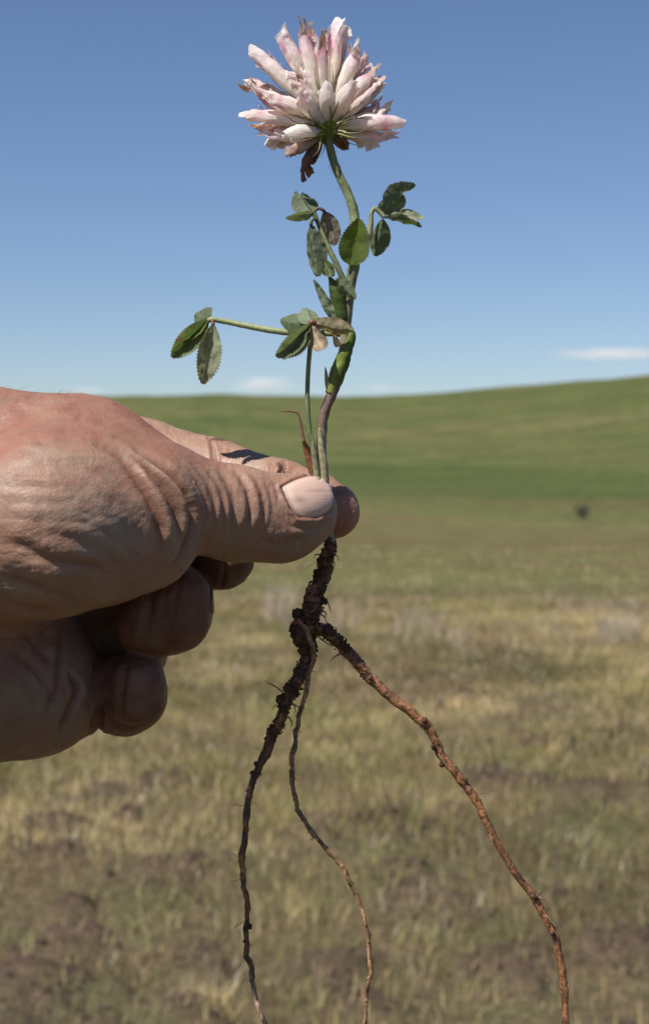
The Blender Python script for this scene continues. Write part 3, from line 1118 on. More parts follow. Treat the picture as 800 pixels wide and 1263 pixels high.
def build_hand():
    lo = np.array([-255.0, -130.0, -95.0])
    hi = np.array([28.0, 52.0, 84.0])
    ax = [np.arange(lo[i], hi[i] + HV, HV) for i in range(3)]
    shape = tuple(len(a) for a in ax)
    F = np.full(shape, 1e3)
    for name, prims, kg in GROUPS:
        G = np.full(shape, 1e3)
        for q in prims:
            m = max(q['ra'], q['rb']) * max(1, 1 / q['flat']) + 22
            p0, p1 = np.minimum(q['a'], q['b']) - m, np.maximum(q['a'], q['b']) + m
            sl = tuple(slice(max(0, int((p0[i] - lo[i]) / HV)), max(0, min(shape[i], int((p1[i] - lo[i]) / HV) + 1))) for i in range(3))
            if any(s.stop <= s.start for s in sl): continue
            X = np.stack(np.meshgrid(*[ax[i][sl[i]] for i in range(3)], indexing='ij'), -1)
            d = rc_dist(X, q)
            G[sl] = smin(G[sl], d, q['k'])
        F = smin(F, G, kg)
    # cut the forearm off outside the frame (flat end far left)
    F = np.maximum(F, (lo[0] + 4) - ax[0][:, None, None])
    V, Q = surface_nets(F, lo, HV)
    me = bpy.data.meshes.new("hand_coarse")
    me.from_pydata(V.tolist(), [], Q.tolist())
    ob = bpy.data.objects.new("hand_coarse", me)
    col.objects.link(ob)
    sm = ob.modifiers.new("smooth", 'SMOOTH'); sm.factor = 0.5; sm.iterations = 2
    ss = ob.modifiers.new("subdivide", 'SUBSURF'); ss.levels = ss.render_levels = 2
    dg = bpy.context.evaluated_depsgraph_get()
    me2 = bpy.data.meshes.new_from_object(ob.evaluated_get(dg))
    bpy.data.objects.remove(ob)
    n = len(me2.vertices)
    v = np.zeros(n * 3); me2.vertices.foreach_get("co", v); v = v.reshape(-1, 3)
    nn = np.zeros(n * 3, np.float32); me2.vertex_normals.foreach_get("vector", nn); nn = nn.reshape(-1, 3).astype(float)
    # which part each vertex belongs to
    best = np.full(n, 1e9); lab = np.zeros(n, int)
    for gi, (name, prims, kg) in enumerate(GROUPS):
        for q in prims:
            d = rc_dist(v, q)
            b = d < best
            best[b] = d[b]; lab[b] = gi
    names = [g[0] for g in GROUPS]
    px = to_px(v)
    dsp = np.zeros(n)
    red = np.zeros(n)
    for parts, path, wd, dep in FOLDS:
        ids = [names.index(p) for p in parts]
        sp = spline(path, 22)
        s0, s1 = sp.min(0) - wd * 4, sp.max(0) + wd * 4
        k = np.where(np.isin(lab, ids) & (px > s0).all(1) & (px < s1).all(1) & (nn[:, 2] < 0.35))[0]
        if not len(k): continue
        bd = np.full(len(k), 1e9); bt = np.zeros(len(k))
        for i in range(len(sp) - 1):
            d, t = seg_dist(px[k], sp[i], sp[i + 1])
            b = d < bd
            bd[b] = d[b]; bt[b] = (i + t[b]) / (len(sp) - 1)
        wob = 1 + 0.35 * vnoise(v[k] / 4.0 + 3)
        fade = np.clip(np.minimum(bt, 1 - bt) / 0.22, 0, 1)
        prof = np.exp(-(bd / (wd * wob)) ** 2) * fade
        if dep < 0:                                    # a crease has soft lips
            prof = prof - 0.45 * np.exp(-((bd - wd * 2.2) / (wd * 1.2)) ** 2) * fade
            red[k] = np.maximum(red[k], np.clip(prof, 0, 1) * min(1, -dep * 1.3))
        dsp[k] += dep * prof
    # skin relief: stretched across each digit / along the ball of the thumb
    q = v.copy()
    isf = np.isin(lab, [names.index(p) for p in ("thumb", "index")])
    qa = q * np.array([1 / 1.3, 1 / 6.0, 1 / 6.0])
    qb = q * np.array([1 / 7.0, 1 / 2.2, 1 / 3.0])
    dsp += np.where(isf, fbm(qa, 2) * 0.10, fbm(qb, 2) * 0.10)
    # two sets of fine creases that cross, drawn out along and across the digits
    for dirv, per in ((np.array([0.94, 0.30, 0.15]), 2.1), (np.array([0.30, -0.93, 0.2]), 1.7), (np.array([0.72, 0.69, 0.0]), 2.6)):
        w_ = (q + np.stack([fbm(q / 6.0 + o, 2) for o in (0, 31, 67)], 1) * 2.4) @ nrm(dirv) / per
        dsp -= 0.045 * np.abs(np.cos(w_ * math.pi)) ** 8 * np.clip(0.5 + fbm(q / 5.0 + 11 * per, 2), 0, 1)
    dsp += np.where(isf, 0.5, 1.0) * fbm(q @ np.array([[0.16, 0.05, 0], [-0.12, 0.30, 0], [0, 0, 0.25]]) + 5, 2) * 0.15      # soft pads and hollows
    dsp += fbm(q / 9.0, 2) * 0.24 + fbm(q / 1.6 + 40, 2) * 0.05
    # nail bed
    sd = in_poly_dist(px, NAIL_PX)
    front = (lab == names.index("thumb")) & (nn[:, 2] < 0.3)
    bed = front & (np.abs(sd) < 14)
    dsp[bed] -= 0.55 * np.clip(0.5 - sd[bed] / 5, 0, 1)
    lip = np.exp(-((sd - 4.5) / 3.2) ** 2) * 0.45
    dsp[bed] += lip[bed] * (px[bed, 0] < 398)
    v2 = v + nn * dsp[:, None]
    # pigment
    base = np.array([0.276, 0.175, 0.121])
    c = np.tile(base, (n, 1))
    mott = fbm(v / 7.0 + 9, 3)[:, None]
    c *= 1 + mott * np.array([0.07, 0.13, 0.15]) + fbm(v / 2.2 + 19, 2)[:, None] * np.array([0.02, 0.05, 0.06])
    tan_line = np.interp(px[:, 0], [-60, 0, 50, 100, 150, 200, 270, 300], [580, 573, 560, 548, 550, 560, 576, 560]) + 5 * fbm(v / 8.0 + 60, 2)
    tan = (1 / (1 + np.exp((px[:, 1] - tan_line) / 5.0)))[:, None] * np.isin(lab, [0, 1, 2, 3])[:, None]
    c *= 1 + tan * np.array([-0.10, -0.27, -0.29]) * (0.9 + 0.25 * fbm(v / 3.0 + 4, 2)[:, None])
    heel = np.exp(-(((px[:, 0] - 10) / 50) ** 2 + ((px[:, 1] - 785) / 38) ** 2))[:, None] * 0.6
    c *= 1 + heel * np.array([0.05, -0.2, -0.22])
    blue = np.exp(-(((px[:, 0] - 120) / 50) ** 2 + ((px[:, 1] - 630) / 40) ** 2))[:, None] * 0.10
    c *= 1 + blue * np.array([-0.9, 0.0, 0.7])
    tip = np.exp(-(((px[:, 0] - 425) / 30) ** 2 + ((px[:, 1] - 630) / 40) ** 2))[:, None] * (lab == names.index("index"))[:, None]
    c *= 1 + tip * np.array([0.10, -0.08, -0.1])
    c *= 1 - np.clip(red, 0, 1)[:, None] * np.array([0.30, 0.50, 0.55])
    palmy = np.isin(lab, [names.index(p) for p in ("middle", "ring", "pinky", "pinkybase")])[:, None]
    hand_shade = np.clip(0.86 + 0.18 * fbm(v / 5.0 + 33, 3), 0.5, 1)[:, None]      # deep shade of curled fingers and lower palm, painted into the skin colour
    c *= 1 - palmy * hand_shade * np.array([0.62, 0.78, 0.82])
    c *= 1 - (lab == 0)[:, None] * (px[:, 1:2] > 760) * 0.25 * hand_shade
    # brown age spots on the back of the hand
    for sx, sy, sr, sa in ((85, 505, 7, .55), (122, 520, 5, .5), (150, 525, 5, .4), (48, 548, 6, .45), (75, 530, 5, .3), (20, 512, 9, .35), (95, 515, 3, .5), (118, 536, 3.5, .4), (140, 540, 3, .3), (60, 520, 3, .3)):
        w = np.exp(-(((px[:, 0] - sx) / sr / 1.4) ** 2 + ((px[:, 1] - sy) / sr) ** 2))[:, None] * sa * np.isin(lab, [0, 1, 2])[:, None]
        c *= 1 - w * np.array([0.35, 0.6, 0.6])
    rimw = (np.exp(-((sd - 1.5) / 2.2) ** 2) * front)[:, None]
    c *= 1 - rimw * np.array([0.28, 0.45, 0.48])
    grime = (np.exp(-((sd - 0.5) / 1.6) ** 2) * front * (px[:, 0] > 396))[:, None] * 0.7
    c = c * (1 - grime) + np.array([0.06, 0.035, 0.025]) * grime
    # garden dirt in the joints and on the fingertip
    dn = fbm(v / 1.1 + 70, 2)
    for sx, sy, rx, ry, am in ((347, 582, 6, 16, 1.0), (420, 608, 6, 7, .5), (427, 632, 9, 14, .10), (350, 585, 25, 4, .35), (272, 541, 16, 3, .8), (370, 588, 16, 4, .8), (200, 838, 8, 14, .3)):
        w = np.exp(-(((px[:, 0] - sx) / rx) ** 2 + ((px[:, 1] - sy) / ry) ** 2))
        w = np.clip((w * 1.5 + dn * 0.6 - 0.55) * 1.6, 0, 1) * am * np.isin(lab, [names.index("index"), names.index("pinky")])
        c = c * (1 - w[:, None]) + np.array([0.07, 0.035, 0.022]) * w[:, None]
    me2.vertices.foreach_set("co", to_world(v2).astype(np.float32).ravel())
    me2.name = "person"
    while me2.color_attributes: me2.color_attributes.remove(me2.color_attributes[0])
    me2.materials.clear()
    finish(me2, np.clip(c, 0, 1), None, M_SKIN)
    o = bpy.data.objects.new("person", me2)
    col.objects.link(o)
    tag(o, "weathered hand reaching in from the left, pinching the clover between thumb and forefinger", "person")
    # ---- nail plates: grids laid on the skin
    polys = np.zeros(len(me2.loops), np.int32); me2.loops.foreach_get("vertex_index", polys)
    tree = BVHTree.FromPolygons([Vector(x) for x in v2], polys.reshape(-1, 4).tolist())

    def nail(poly, view, name, free_dir, label=None, tone=(0.54, 0.375, 0.30), edge=(0.64, 0.55, 0.45), lift=0.35):
        """poly: outline in photo px; view: None from the lens, or a local direction and origin plane"""
        poly = np.asarray(poly, float)
        cen = poly.mean(0)
        rim = spline(np.concatenate([poly, poly[:1]]), 49)[:-1]
        rings = [0.06, 0.15, 0.25, 0.35, 0.45, 0.55, 0.65, 0.75, 0.82, 0.88, 0.94, 0.97, 1.0]
        V, C, N = [], [], []
        for r in rings:
            for p in rim:
                q = cen + (p - cen) * r
                if view is None:
                    o_ = np.array([0, 0, -DIST * 1000.0])
                    d_ = nrm(L(q[0], q[1], 0) - o_)
                else:
                    o_, d_ = view(q)
                h = tree.ray_cast(Vector(o_), Vector(d_))
                hp = np.array(h[0]) if h[0] is not None else V[-1]
                hn = np.array(h[1]) if h[0] is not None else N[-1]
                V.append(hp); N.append(hn)
                fr = ((q - cen) @ free_dir) / np.abs((rim - cen) @ free_dir).max()
                fr = np.clip((fr - 0.72) / 0.1, 0, 1)
                lun = np.clip(((cen - q) @ free_dir) / np.abs((rim - cen) @ free_dir).max() * 2.4 - 1.3, 0, 1)
                cc_ = np.array(tone) * (1 - fr) + np.array(edge) * fr + lun * np.array([0.05, 0.07, 0.07])
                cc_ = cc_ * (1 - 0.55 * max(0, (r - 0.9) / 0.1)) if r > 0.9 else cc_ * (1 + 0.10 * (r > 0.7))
                if view is None:
                    sm_ = 0.55 * math.exp(-((q[0] - 368) / 8) ** 2 - ((q[1] - 618) / 3.5) ** 2) + 0.35 * math.exp(-((q[0] - 388) / 12) ** 2 - ((q[1] - 607) / 2.5) ** 2)
                    cc_ = cc_ * (1 - sm_) + np.array([0.22, 0.13, 0.09]) * sm_
                C.append(cc_)
        V, C, N = np.array(V), np.array(C), np.array(N)
        # smooth plate: average normals and depth
        m = len(rim)
        g = nrm(N.mean(0))
        e1 = nrm(np.cross(g, [0.1, 1, 0.2])); e2 = np.cross(g, e1)
        P0 = V - V.mean(0)
        a_, b_, c_ = P0 @ e1, P0 @ e2, P0 @ g
        A = np.stack([a_ * 0 + 1, a_, b_, a_ * a_, a_ * b_, b_ * b_, a_ ** 3, a_ ** 2 * b_, a_ * b_ ** 2, b_ ** 3], 1)
        inl = np.ones(len(V), bool)
        for _ in range(4):
            k_ = np.linalg.lstsq(A[inl], c_[inl], rcond=None)[0]
            r_ = c_ - A @ k_
            inl = np.abs(r_) < max(0.4, 2.5 * np.std(r_[inl]))
        fit = A @ k_
        fit = np.where(np.abs(r_) > 0.5, np.minimum(fit, c_ + 0.5), fit)
        V = V.mean(0) + a_[:, None] * e1 + b_[:, None] * e2 + fit[:, None] * g
        Vr = V.reshape(len(rings), m, 3)
        nm = nrm(g - (k_[1] + 2 * k_[3] * a_ + k_[4] * b_)[:, None] * e1 - (k_[2] + 2 * k_[5] * b_ + k_[4] * a_)[:, None] * e2).reshape(len(rings), m, 3)
        for k, r in enumerate(rings):
            Vr[k] += nm[k] * (lift * (1 - r ** 4) + 0.25 - 0.30 * (r == 1.0))
        f = []
        for i in range(len(rings) - 1):
            for j in range(m):
                f.append((i * m + j, (i + 1) * m + j, (i + 1) * m + (j + 1) % m, i * m + (j + 1) % m))
        f.append(tuple(range(m)))
        mb = MB()
        mb.add(Vr.reshape(-1, 3), f, C)
        x = mb.build(name, M_NAIL, o)
        s = x.modifiers.new("thickness", 'SOLIDIFY'); s.thickness = 0.00035; s.offset = -1
        if label: x['label'] = label
        return x

    nail(NAIL_PX, None, "fingernail", np.array([0.97, -0.1]), "pale ridged thumbnail with a worn whitish edge")

    def from_right(y0, z0):
        def f(q):                                       # q: (depth mm along, py) seen from the right side
            p = L(360, q[1], q[0])
            return p, np.array([-1.0, 0.0, 0.0])
        return f
    nail([(-4, 724), (0, 720), (7, 720), (10, 738), (8, 752), (0, 756), (-5, 752), (-6, 738)], from_right(0, 0), "fingernail", np.array([-1.0, 0]), tone=(0.12, 0.07, 0.055), edge=(0.34, 0.24, 0.18), lift=0.12)  # ring nail tone darkened to match the shade painted on its finger

    # ---- fine hair on the back of the hand
    mb = MB()
    for _ in range(60):
        q = (random.uniform(-5, 95), random.uniform(480, 500))
        o_ = np.array([0, 0, -DIST * 1000.0])
        hpt = None
        d_ = nrm(L(q[0], q[1], 0) - o_)
        h = tree.ray_cast(Vector(o_), Vector(d_))
        if h[0] is None: continue
        p = np.array(h[0]); nv = np.array(h[1])
        dr = nrm(nv * 0.5 + np.array([0.75, 0.15, 0.1]) + rng.normal(0, 0.18, 3))
        l = random.uniform(2, 4.5)
        tube(mb, [p - nv * 0.2, p + dr * l * 0.5, p + dr * l + np.array([0.3, -0.9, 0])], [0.028, 0.022, 0.01], 5, 4, (0.24, 0.15, 0.09))
    h = mb.build("arm_hair", M_STEM, o)
    h['kind'] = 'stuff'
    return tree


HAND_TREE = build_hand()

# ================================================================== CLOVER
G_STEM = np.array([0.175, 0.205, 0.090])
PURPLE = np.array([0.17, 0.115, 0.085])
PALEG = np.array([0.24, 0.25, 0.13])
plant = empty("clover_plant", tuple(to_world(L(403, 640, 0)[None])[0]))
tag(plant, "uprooted clover with pale pink flower head and three long muddy roots", "clover")


def part(mb, name, mat, parent=plant, smooth=True, label=None, kind=None):
    o = mb.build(name, mat, parent, smooth)
    if label: o['label'] = label
    if kind: o['kind'] = kind
    return o


def path_px(pts):
    return np.array([L(*(p if len(p) == 3 else (*p, 0))) for p in pts])


# ---- stem
def stem_col(u, v):
    px = to_px(v)
    y = px[:, 1][:, None]
    c = np.where(y < 300, G_STEM, np.where(y < 345, G_STEM * 0.9 + PURPLE * 0.12, np.where(y < 440, G_STEM * 0.55 + PURPLE * 0.5, np.where(y < 530, PURPLE * 0.9, PALEG * 0.7 + PURPLE * 0.35))))
    st = fbm(np.stack([np.arctan2(v[:, 2], v[:, 0] - v[:, 0].mean()) * 3, v[:, 1] / 14, v[:, 0] * 0], 1), 2)[:, None]
    return np.clip(c * (1 + 0.22 * st), 0.01, 1)


mb = MB()
tube(mb, path_px([(402, 160), (407, 185), (415, 210), (428, 237), (436, 262), (438, 290, -0.5), (436, 325), (431, 355), (427, 395), (424, 430), (419, 462), (408, 488), (399, 512), (396, 545), (397, 585), (401, 625), (404, 655), (406, 668)]),
     [1.25, 1.15, 1.15, 1.22, 1.3, 1.4, 1.65, 1.45, 1.4, 1.4, 1.4, 1.4, 1.35, 1.4, 1.5, 1.5, 1.5, 1.55], 110, 14, stem_col, bump=0.10, bscale=1.2, ridges=0.05)
stem = part(mb, "stem", M_STEM)


def short_hairs(path, r, n, length, name, parent, colr):
    mb = MB()
    for _ in range(n):
        k = random.randrange(1, len(path) - 1)
        t = nrm(path[k + 1] - path[k - 1])
        d = nrm(np.cross(t, rng.normal(size=3)))
        p = path[k] + d * r * 0.9 + (path[k + 1] - path[k]) * random.random()
        l = length * random.uniform(0.6, 1.3)
        tube(mb, [p, p + (d + t * 0.5) * l], [0.035, 0.012], 3, 3, colr)
    return part(mb, name, M_STEM, parent, kind='stuff')


short_hairs(spline(path_px([(407, 185), (415, 210), (428, 237), (436, 262), (438, 290), (436, 325), (431, 355), (427, 395)]), 60), 1.45, 260, 0.7, "stem_hair", stem, (0.30, 0.32, 0.24))

# ---- leaflets
DKG = np.array([0.115, 0.148, 0.092])
MIDG = np.array([0.095, 0.140, 0.055])
LITE = np.array([0.150, 0.200, 0.105])
SILV = np.array([0.270, 0.290, 0.190])
YELG = np.array([0.150, 0.220, 0.030])
GREYB = np.array([0.200, 0.165, 0.125])
TAN = np.array([0.36, 0.29, 0.20])


def blade(mb, base, tip, side, width, tone, fold=0.35, curl=0.0, droop=0.0, teeth=0.045, shape=0.6, rough=0.085, edge=(0.20, 0.19, 0.11), under=None, nu=38, nv=8, scorch=0.0):
    """one leaf blade: base/tip local points, side = rough direction of the left margin, fold = V along the midrib,
    curl bends it along its length"""
    base, tip = np.asarray(base, float), np.asarray(tip, float)
    ax = tip - base
    ln = np.linalg.norm(ax)
    t = ax / ln
    s = nrm(np.asarray(side, float) - t * (np.asarray(side, float) @ t))
    n = np.cross(t, s)
    V, C, UV = [], [], []
    for i in range(nu + 1):
        u = i / nu
        prof = math.sin(math.pi * u ** shape) ** 0.62 if 0 < u < 1 else 0.0
        w = width / 2 * max(prof, 0.03)
        for j in range(-nv, nv + 1):
            q = j / nv
            e = abs(q)
            tt = 1 + (teeth * (1 if i % 2 else -1) if e > 0.99 and 1 < i < nu else 0)
            x = q * w * tt
            f = fold * abs(x) + curl * ln * (u * (1 - u)) * 4 * 0.25 + droop * ln * u * u
            p = base + t * (u * ln + (0.02 * ln * (i % 2) if e > 0.99 else 0)) + s * x * math.cos(min(1.2, abs(fold))) + n * f
            V.append(p)
            UV.append((u, q * w / (width / 2)))
            c = np.array(tone, float) * (1 + 0.28 * (e < 0.08))
            if edge is not None: c = c * (1 - 0.7 * e ** 6) + np.array(edge) * 0.7 * e ** 6
            C.append(c)
    V, C = np.array(V), np.array(C)
    V += n * (fbm(V / 2.2 + 5, 3) * rough * ln * 0.5)[:, None]
    b = fbm(V / 2.6 + 30, 3)
    C = C * (1 + 0.22 * b[:, None])
    if scorch:
        w = np.clip((fbm(V / 3.0 + 80, 2) - (1 - scorch)) * 4, 0, 1)[:, None]
        C = C * (1 - w) + np.array([0.17, 0.10, 0.055]) * w
    m = 2 * nv + 1
    f = [(i * m + j, i * m + j + 1, (i + 1) * m + j + 1, (i + 1) * m + j) for i in range(nu) for j in range(m - 1)]
    mb.add(V, f, np.clip(C, 0.004, 1), UV)


def leaflet(parent, base, tip, side, width, tone, name="leaflet", mat=None, **kw):
    kw['shape'] = kw.get('shape', 0.7) + 0.32                  # obovate: widest past the middle
    kw['teeth'] = kw.get('teeth', 0.045) * 0.75
    mb = MB()
    blade(mb, L(*base), L(*tip), side, width * 1.2, tone, **kw)
    return part(mb, name, mat or M_LEAF, parent)


def petiole(pts, radii, tone=G_STEM, n=40):
    mb = MB()
    p = path_px(pts)
    tube(mb, p, radii, n, 10, lambda u, v: np.clip(np.array(tone) * (1 + 0.25 * fbm(v / np.array([0.5, 3, 0.5]), 2)[:, None]), 0.01, 1), bump=0.08, bscale=1.0)
    return part(mb, "leaf", M_STEM)


S = lambda x, y, z: np.array([x, y, z], float)      # (right, up, away)

# right leaf of the upper node
lf = petiole([(441, 320, -1), (447, 310, -1.5), (454, 294, -1.5), (457, 276, -1), (458, 263, -1), (462, 257, -1), (468, 262, -1), (474, 268, -1)], [1.0, 1.0, 0.85, 0.75, 0.6, 0.55, 0.6, 0.7], PALEG * 0.9)
leaflet(lf, (470, 266, -1), (513, 229, 1), S(0.55, 0.6, -0.6), 7.0, DKG * 1.05, fold=0.95, shape=0.72, curl=0.1)
leaflet(lf, (472, 266, 0), (492, 236, 5), S(-0.8, 0.3, 0.5), 6.8, DKG * 1.3, fold=0.2, shape=0.7)
leaflet(lf, (474, 268, -1), (519, 282, -3), S(0.1, 0.25, -1.0), 4.6, DKG * 0.95, fold=0.5, shape=0.7)
leaflet(lf, (476, 267, -1), (522, 268, 2), S(0.15, -0.7, -0.75), 5.0, SILV, fold=0.3, shape=0.8)
leaflet(lf, (472, 270, -1), (462, 316, 1), S(1, 0.1, -0.35), 5.8, LITE * 0.7, fold=0.6, shape=0.75)
# left leaf of the upper node
lf = petiole([(427, 352, -2), (420, 338, -2.5), (413, 322, -2.5), (405, 306, -2), (396, 285, -1), (389, 268, -1), (386, 260, -1)], [0.8, 0.85, 0.8, 0.75, 0.7, 0.65, 0.6], G_STEM * 0.8)
leaflet(lf, (389, 261, -1), (365, 236, 2), S(-0.5, -0.5, -0.75), 6.8, DKG * 1.3, fold=0.6, shape=0.62)
leaflet(lf, (388, 262, -1), (352, 268, -2), S(0.2, 0.5, -0.8), 3.6, DKG * 1.0, fold=0.3, shape=0.7)
leaflet(lf, (387, 260, -1), (375, 239, 5), S(0.8, -0.2, 0.4), 4.4, DKG * 1.5, fold=0.2, shape=0.7)
mb = MB()
tube(mb, path_px([(387, 261, -1), (392, 257, -1), (398, 259, -1), (401, 263, 0)]), [0.5, 0.45, 0.5], 12, 8, (0.12, 0.07, 0.05))
part(mb, "leaf_joint", M_STEM, lf)
leaflet(lf, (400, 261, 0), (413, 303, 1), S(1, 0.2, -0.2), 5.0, GREYB, fold=0.4, shape=0.62, mat=M_DRY, curl=0.15, scorch=0.3)
mb = MB()
tube(mb, path_px([(396, 285, -1), (390, 272, -2), (385, 271, -3), (383, 278, -3)]), [0.4, 0.4, 0.45, 0.5], 12, 8, (0.10, 0.09, 0.05))
part(mb, "leaf_joint", M_STEM, lf)
leaflet(lf, (382, 276, -3), (392, 341, -4), S(1, -0.1, -0.4), 6.6, DKG * 1.0, fold=0.7, shape=0.72, curl=-0.12, scorch=0.25)
leaflet(lf, (399, 322, -3), (408, 341, -4), S(1, 0.4, -0.3), 3.4, DKG * 1.4, fold=0.3, shape=0.7)
leaflet(lf, (412, 341, -4), (399, 320, -3), S(0.8, -0.5, -0.4), 2.6, YELG * 0.8, fold=0.3, shape=0.6, name="stipule")

# stipules clasping the stem
mb = MB()
blade(mb, L(432, 327, -2.2), L(443, 270, -3.5), S(1, 0.12, 0.15), 9.0, YELG * 0.72, fold=0.22, curl=-0.12, shape=0.70, teeth=0.05, nu=30, rough=0.03)
part(mb, "stipule", M_LEAF, stem, label="broad translucent yellow green stipule at the upper node")
mb = MB()
blade(mb, L(437, 326, 1.6), L(452, 292, 3), S(1, -0.4, -0.2), 4.5, YELG * 0.7, fold=0.3, shape=0.6)
part(mb, "stipule", M_LEAF, stem)
mb = MB()
tube(mb, path_px([(424, 402), (421, 388, -.4), (417, 370, -.8), (412, 354, -1.4), (405, 340, -2)]), [1.7, 2.15, 2.2, 1.6, 0.2], 36, 16, lambda u, v: np.clip((YELG * 0.42 + DKG * 0.2) * (1 + 0.3 * fbm(v / np.array([0.8, 6, 0.8]), 2)[:, None]), 0.01, 1), bump=0.10, bscale=1.6)
part(mb, "stipule", M_SHEATH, stem)
mb = MB()
blade(mb, L(414, 395, -1.5), L(387, 345, -2.8), S(1, 0.5, -0.3), 3.0, DKG * 1.9, fold=0.3, shape=0.6)
part(mb, "stipule", M_LEAF, stem)
mb = MB()
blade(mb, L(414, 344, -4), L(439, 369, -4.5), S(0.6, 0.7, -0.5), 4.4, LITE * 1.0, fold=0.35, shape=0.65)
part(mb, "leaflet", M_LEAF, stem)
mb = MB()


def sheath_col(u, v):
    side = np.clip((v[:, 0] - np.interp(v[:, 1], *zip(*sorted((L(a, b)[1], L(a, b)[0]) for a, b in ((408, 484), (414, 466), (421, 448), (427, 430), (431, 414)))))) / 2.2, -1, 1)[:, None]
    lines = np.abs(np.sin(side * 9 + fbm(v / 2.0, 2)[:, None])) ** 6
    c = (YELG * 0.85 + PURPLE * 0.12) * (1 - np.clip(side, 0, 1) * 0.45) + np.array([0.10, 0.07, 0.02]) * np.exp(-(u / 0.12) ** 2)[:, None]
    return np.clip(c * (1 + 0.25 * lines), 0.01, 1)


tube(mb, path_px([(407, 486), (412, 471), (418, 456), (424, 440), (428, 428), (432, 417), (433, 408)]), [1.45, 1.9, 2.15, 2.0, 1.8, 1.55, 1.0], 44, 18, sheath_col, bump=0.10, bscale=1.6)
part(mb, "stipule", M_SHEATH, stem, label="green sheath clasping the lower stem")
mb = MB()
blade(mb, L(404, 480, -1.0), L(401, 452, -2.0), S(1, 0.1, 0), 1.3, TAN, fold=0.3, shape=0.5, teeth=0)
part(mb, "stipule", M_DRY, stem)
mb = MB()
blade(mb, L(417, 428, -1.4), L(411, 411, -2.2), S(1, 0.2, 0), 2.0, TAN * 1.2, fold=0.3, shape=0.5, teeth=0)
part(mb, "stipule", M_DRY, stem)

# lower left leaf on its long stalk
lf = petiole([(426, 412, 1.5), (400, 411, 3), (370, 411, 4), (338, 408, 5), (305, 402, 6), (280, 397, 7), (262, 394, 7), (256, 396, 7)], [0.9, 0.9, 0.9, 0.9, 0.85, 0.8, 0.75, 0.6], G_STEM * 1.05 + PALEG * 0.25)
leaflet(lf, (257, 394, 7), (212, 441, 6), S(-0.8, 0.75, -0.2), 7.6, MIDG * 1.0, fold=0.8, shape=0.78, curl=0.16, teeth=0.09, scorch=0.28)
leaflet(lf, (258, 393, 7), (226, 424, 4.5), S(-0.4, -0.6, -0.9), 4.4, YELG * 0.5, fold=0.4, shape=0.7)
leaflet(lf, (259, 394, 8), (240, 388, 15), S(-0.3, -0.9, -0.2), 6.5, LITE * 0.8, fold=0.3, shape=0.7)
leaflet(lf, (263, 399, 6), (250, 474, 5), S(-1, -0.1, -0.3), 7.2, SILV * 0.9, fold=0.65, shape=0.80, teeth=0.10, curl=-0.1, rough=0.06, scorch=0.2)
mb = MB()
tube(mb, path_px([(258, 394, 7), (262, 396, 6.5), (263, 401, 6)]), [0.6, 0.6, 0.5], 8, 8, (0.16, 0.08, 0.05))
part(mb, "leaf_joint", M_STEM, lf)

# leaf on the thin upright stalk
lf = petiole([(391, 585, -1), (386, 560, -1.8), (381, 525, -2.2), (379, 490, -2.4), (380, 455, -2.6), (383, 420, -3), (385, 399, -3)], [0.9, 0.75, 0.7, 0.65, 0.65, 0.65, 0.7], G_STEM * 0.85)
leaflet(lf, (384, 399, -3), (340, 440, -4), S(-0.7, 0.7, -0.35), 7.8, DKG * 1.15, fold=0.85, shape=0.78, curl=0.12, teeth=0.09)
leaflet(lf, (383, 399, -3.5), (350, 444, -7), S(0.8, 0.3, -0.7), 4.4, LITE * 0.62, fold=0.3, shape=0.7)
leaflet(lf, (383, 400, -3), (377, 379, 3), S(-0.9, -0.2, -0.3), 5.2, DKG * 1.6, fold=0.3, shape=0.6)
leaflet(lf, (380, 402, -2), (346, 394, 5), S(0.2, -0.8, -0.4), 5.0, LITE * 0.75, fold=0.3, shape=0.7)
leaflet(lf, (384, 400, -3.5), (398, 431, -7), S(1, 0.3, 0.2), 5.6, TAN, mat=M_DRY, fold=0.5, shape=0.7, curl=0.3, rough=0.12, teeth=0.02, scorch=0.35)
leaflet(lf, (385, 398, -3.5), (436, 408, -4.5), S(0.15, 0.8, -0.55), 4.8, TAN * 0.72 + YELG * 0.2, mat=M_DRY, fold=0.5, shape=0.62, curl=-0.2, rough=0.09, teeth=0.02, scorch=0.4)
mb = MB()
tube(mb, path_px([(381, 402, -3), (385, 397, -3.2), (389, 399, -3.4)]), [0.7, 0.9, 0.6], 8, 8, (0.17, 0.07, 0.04))
part(mb, "leaf_joint", M_STEM, lf)

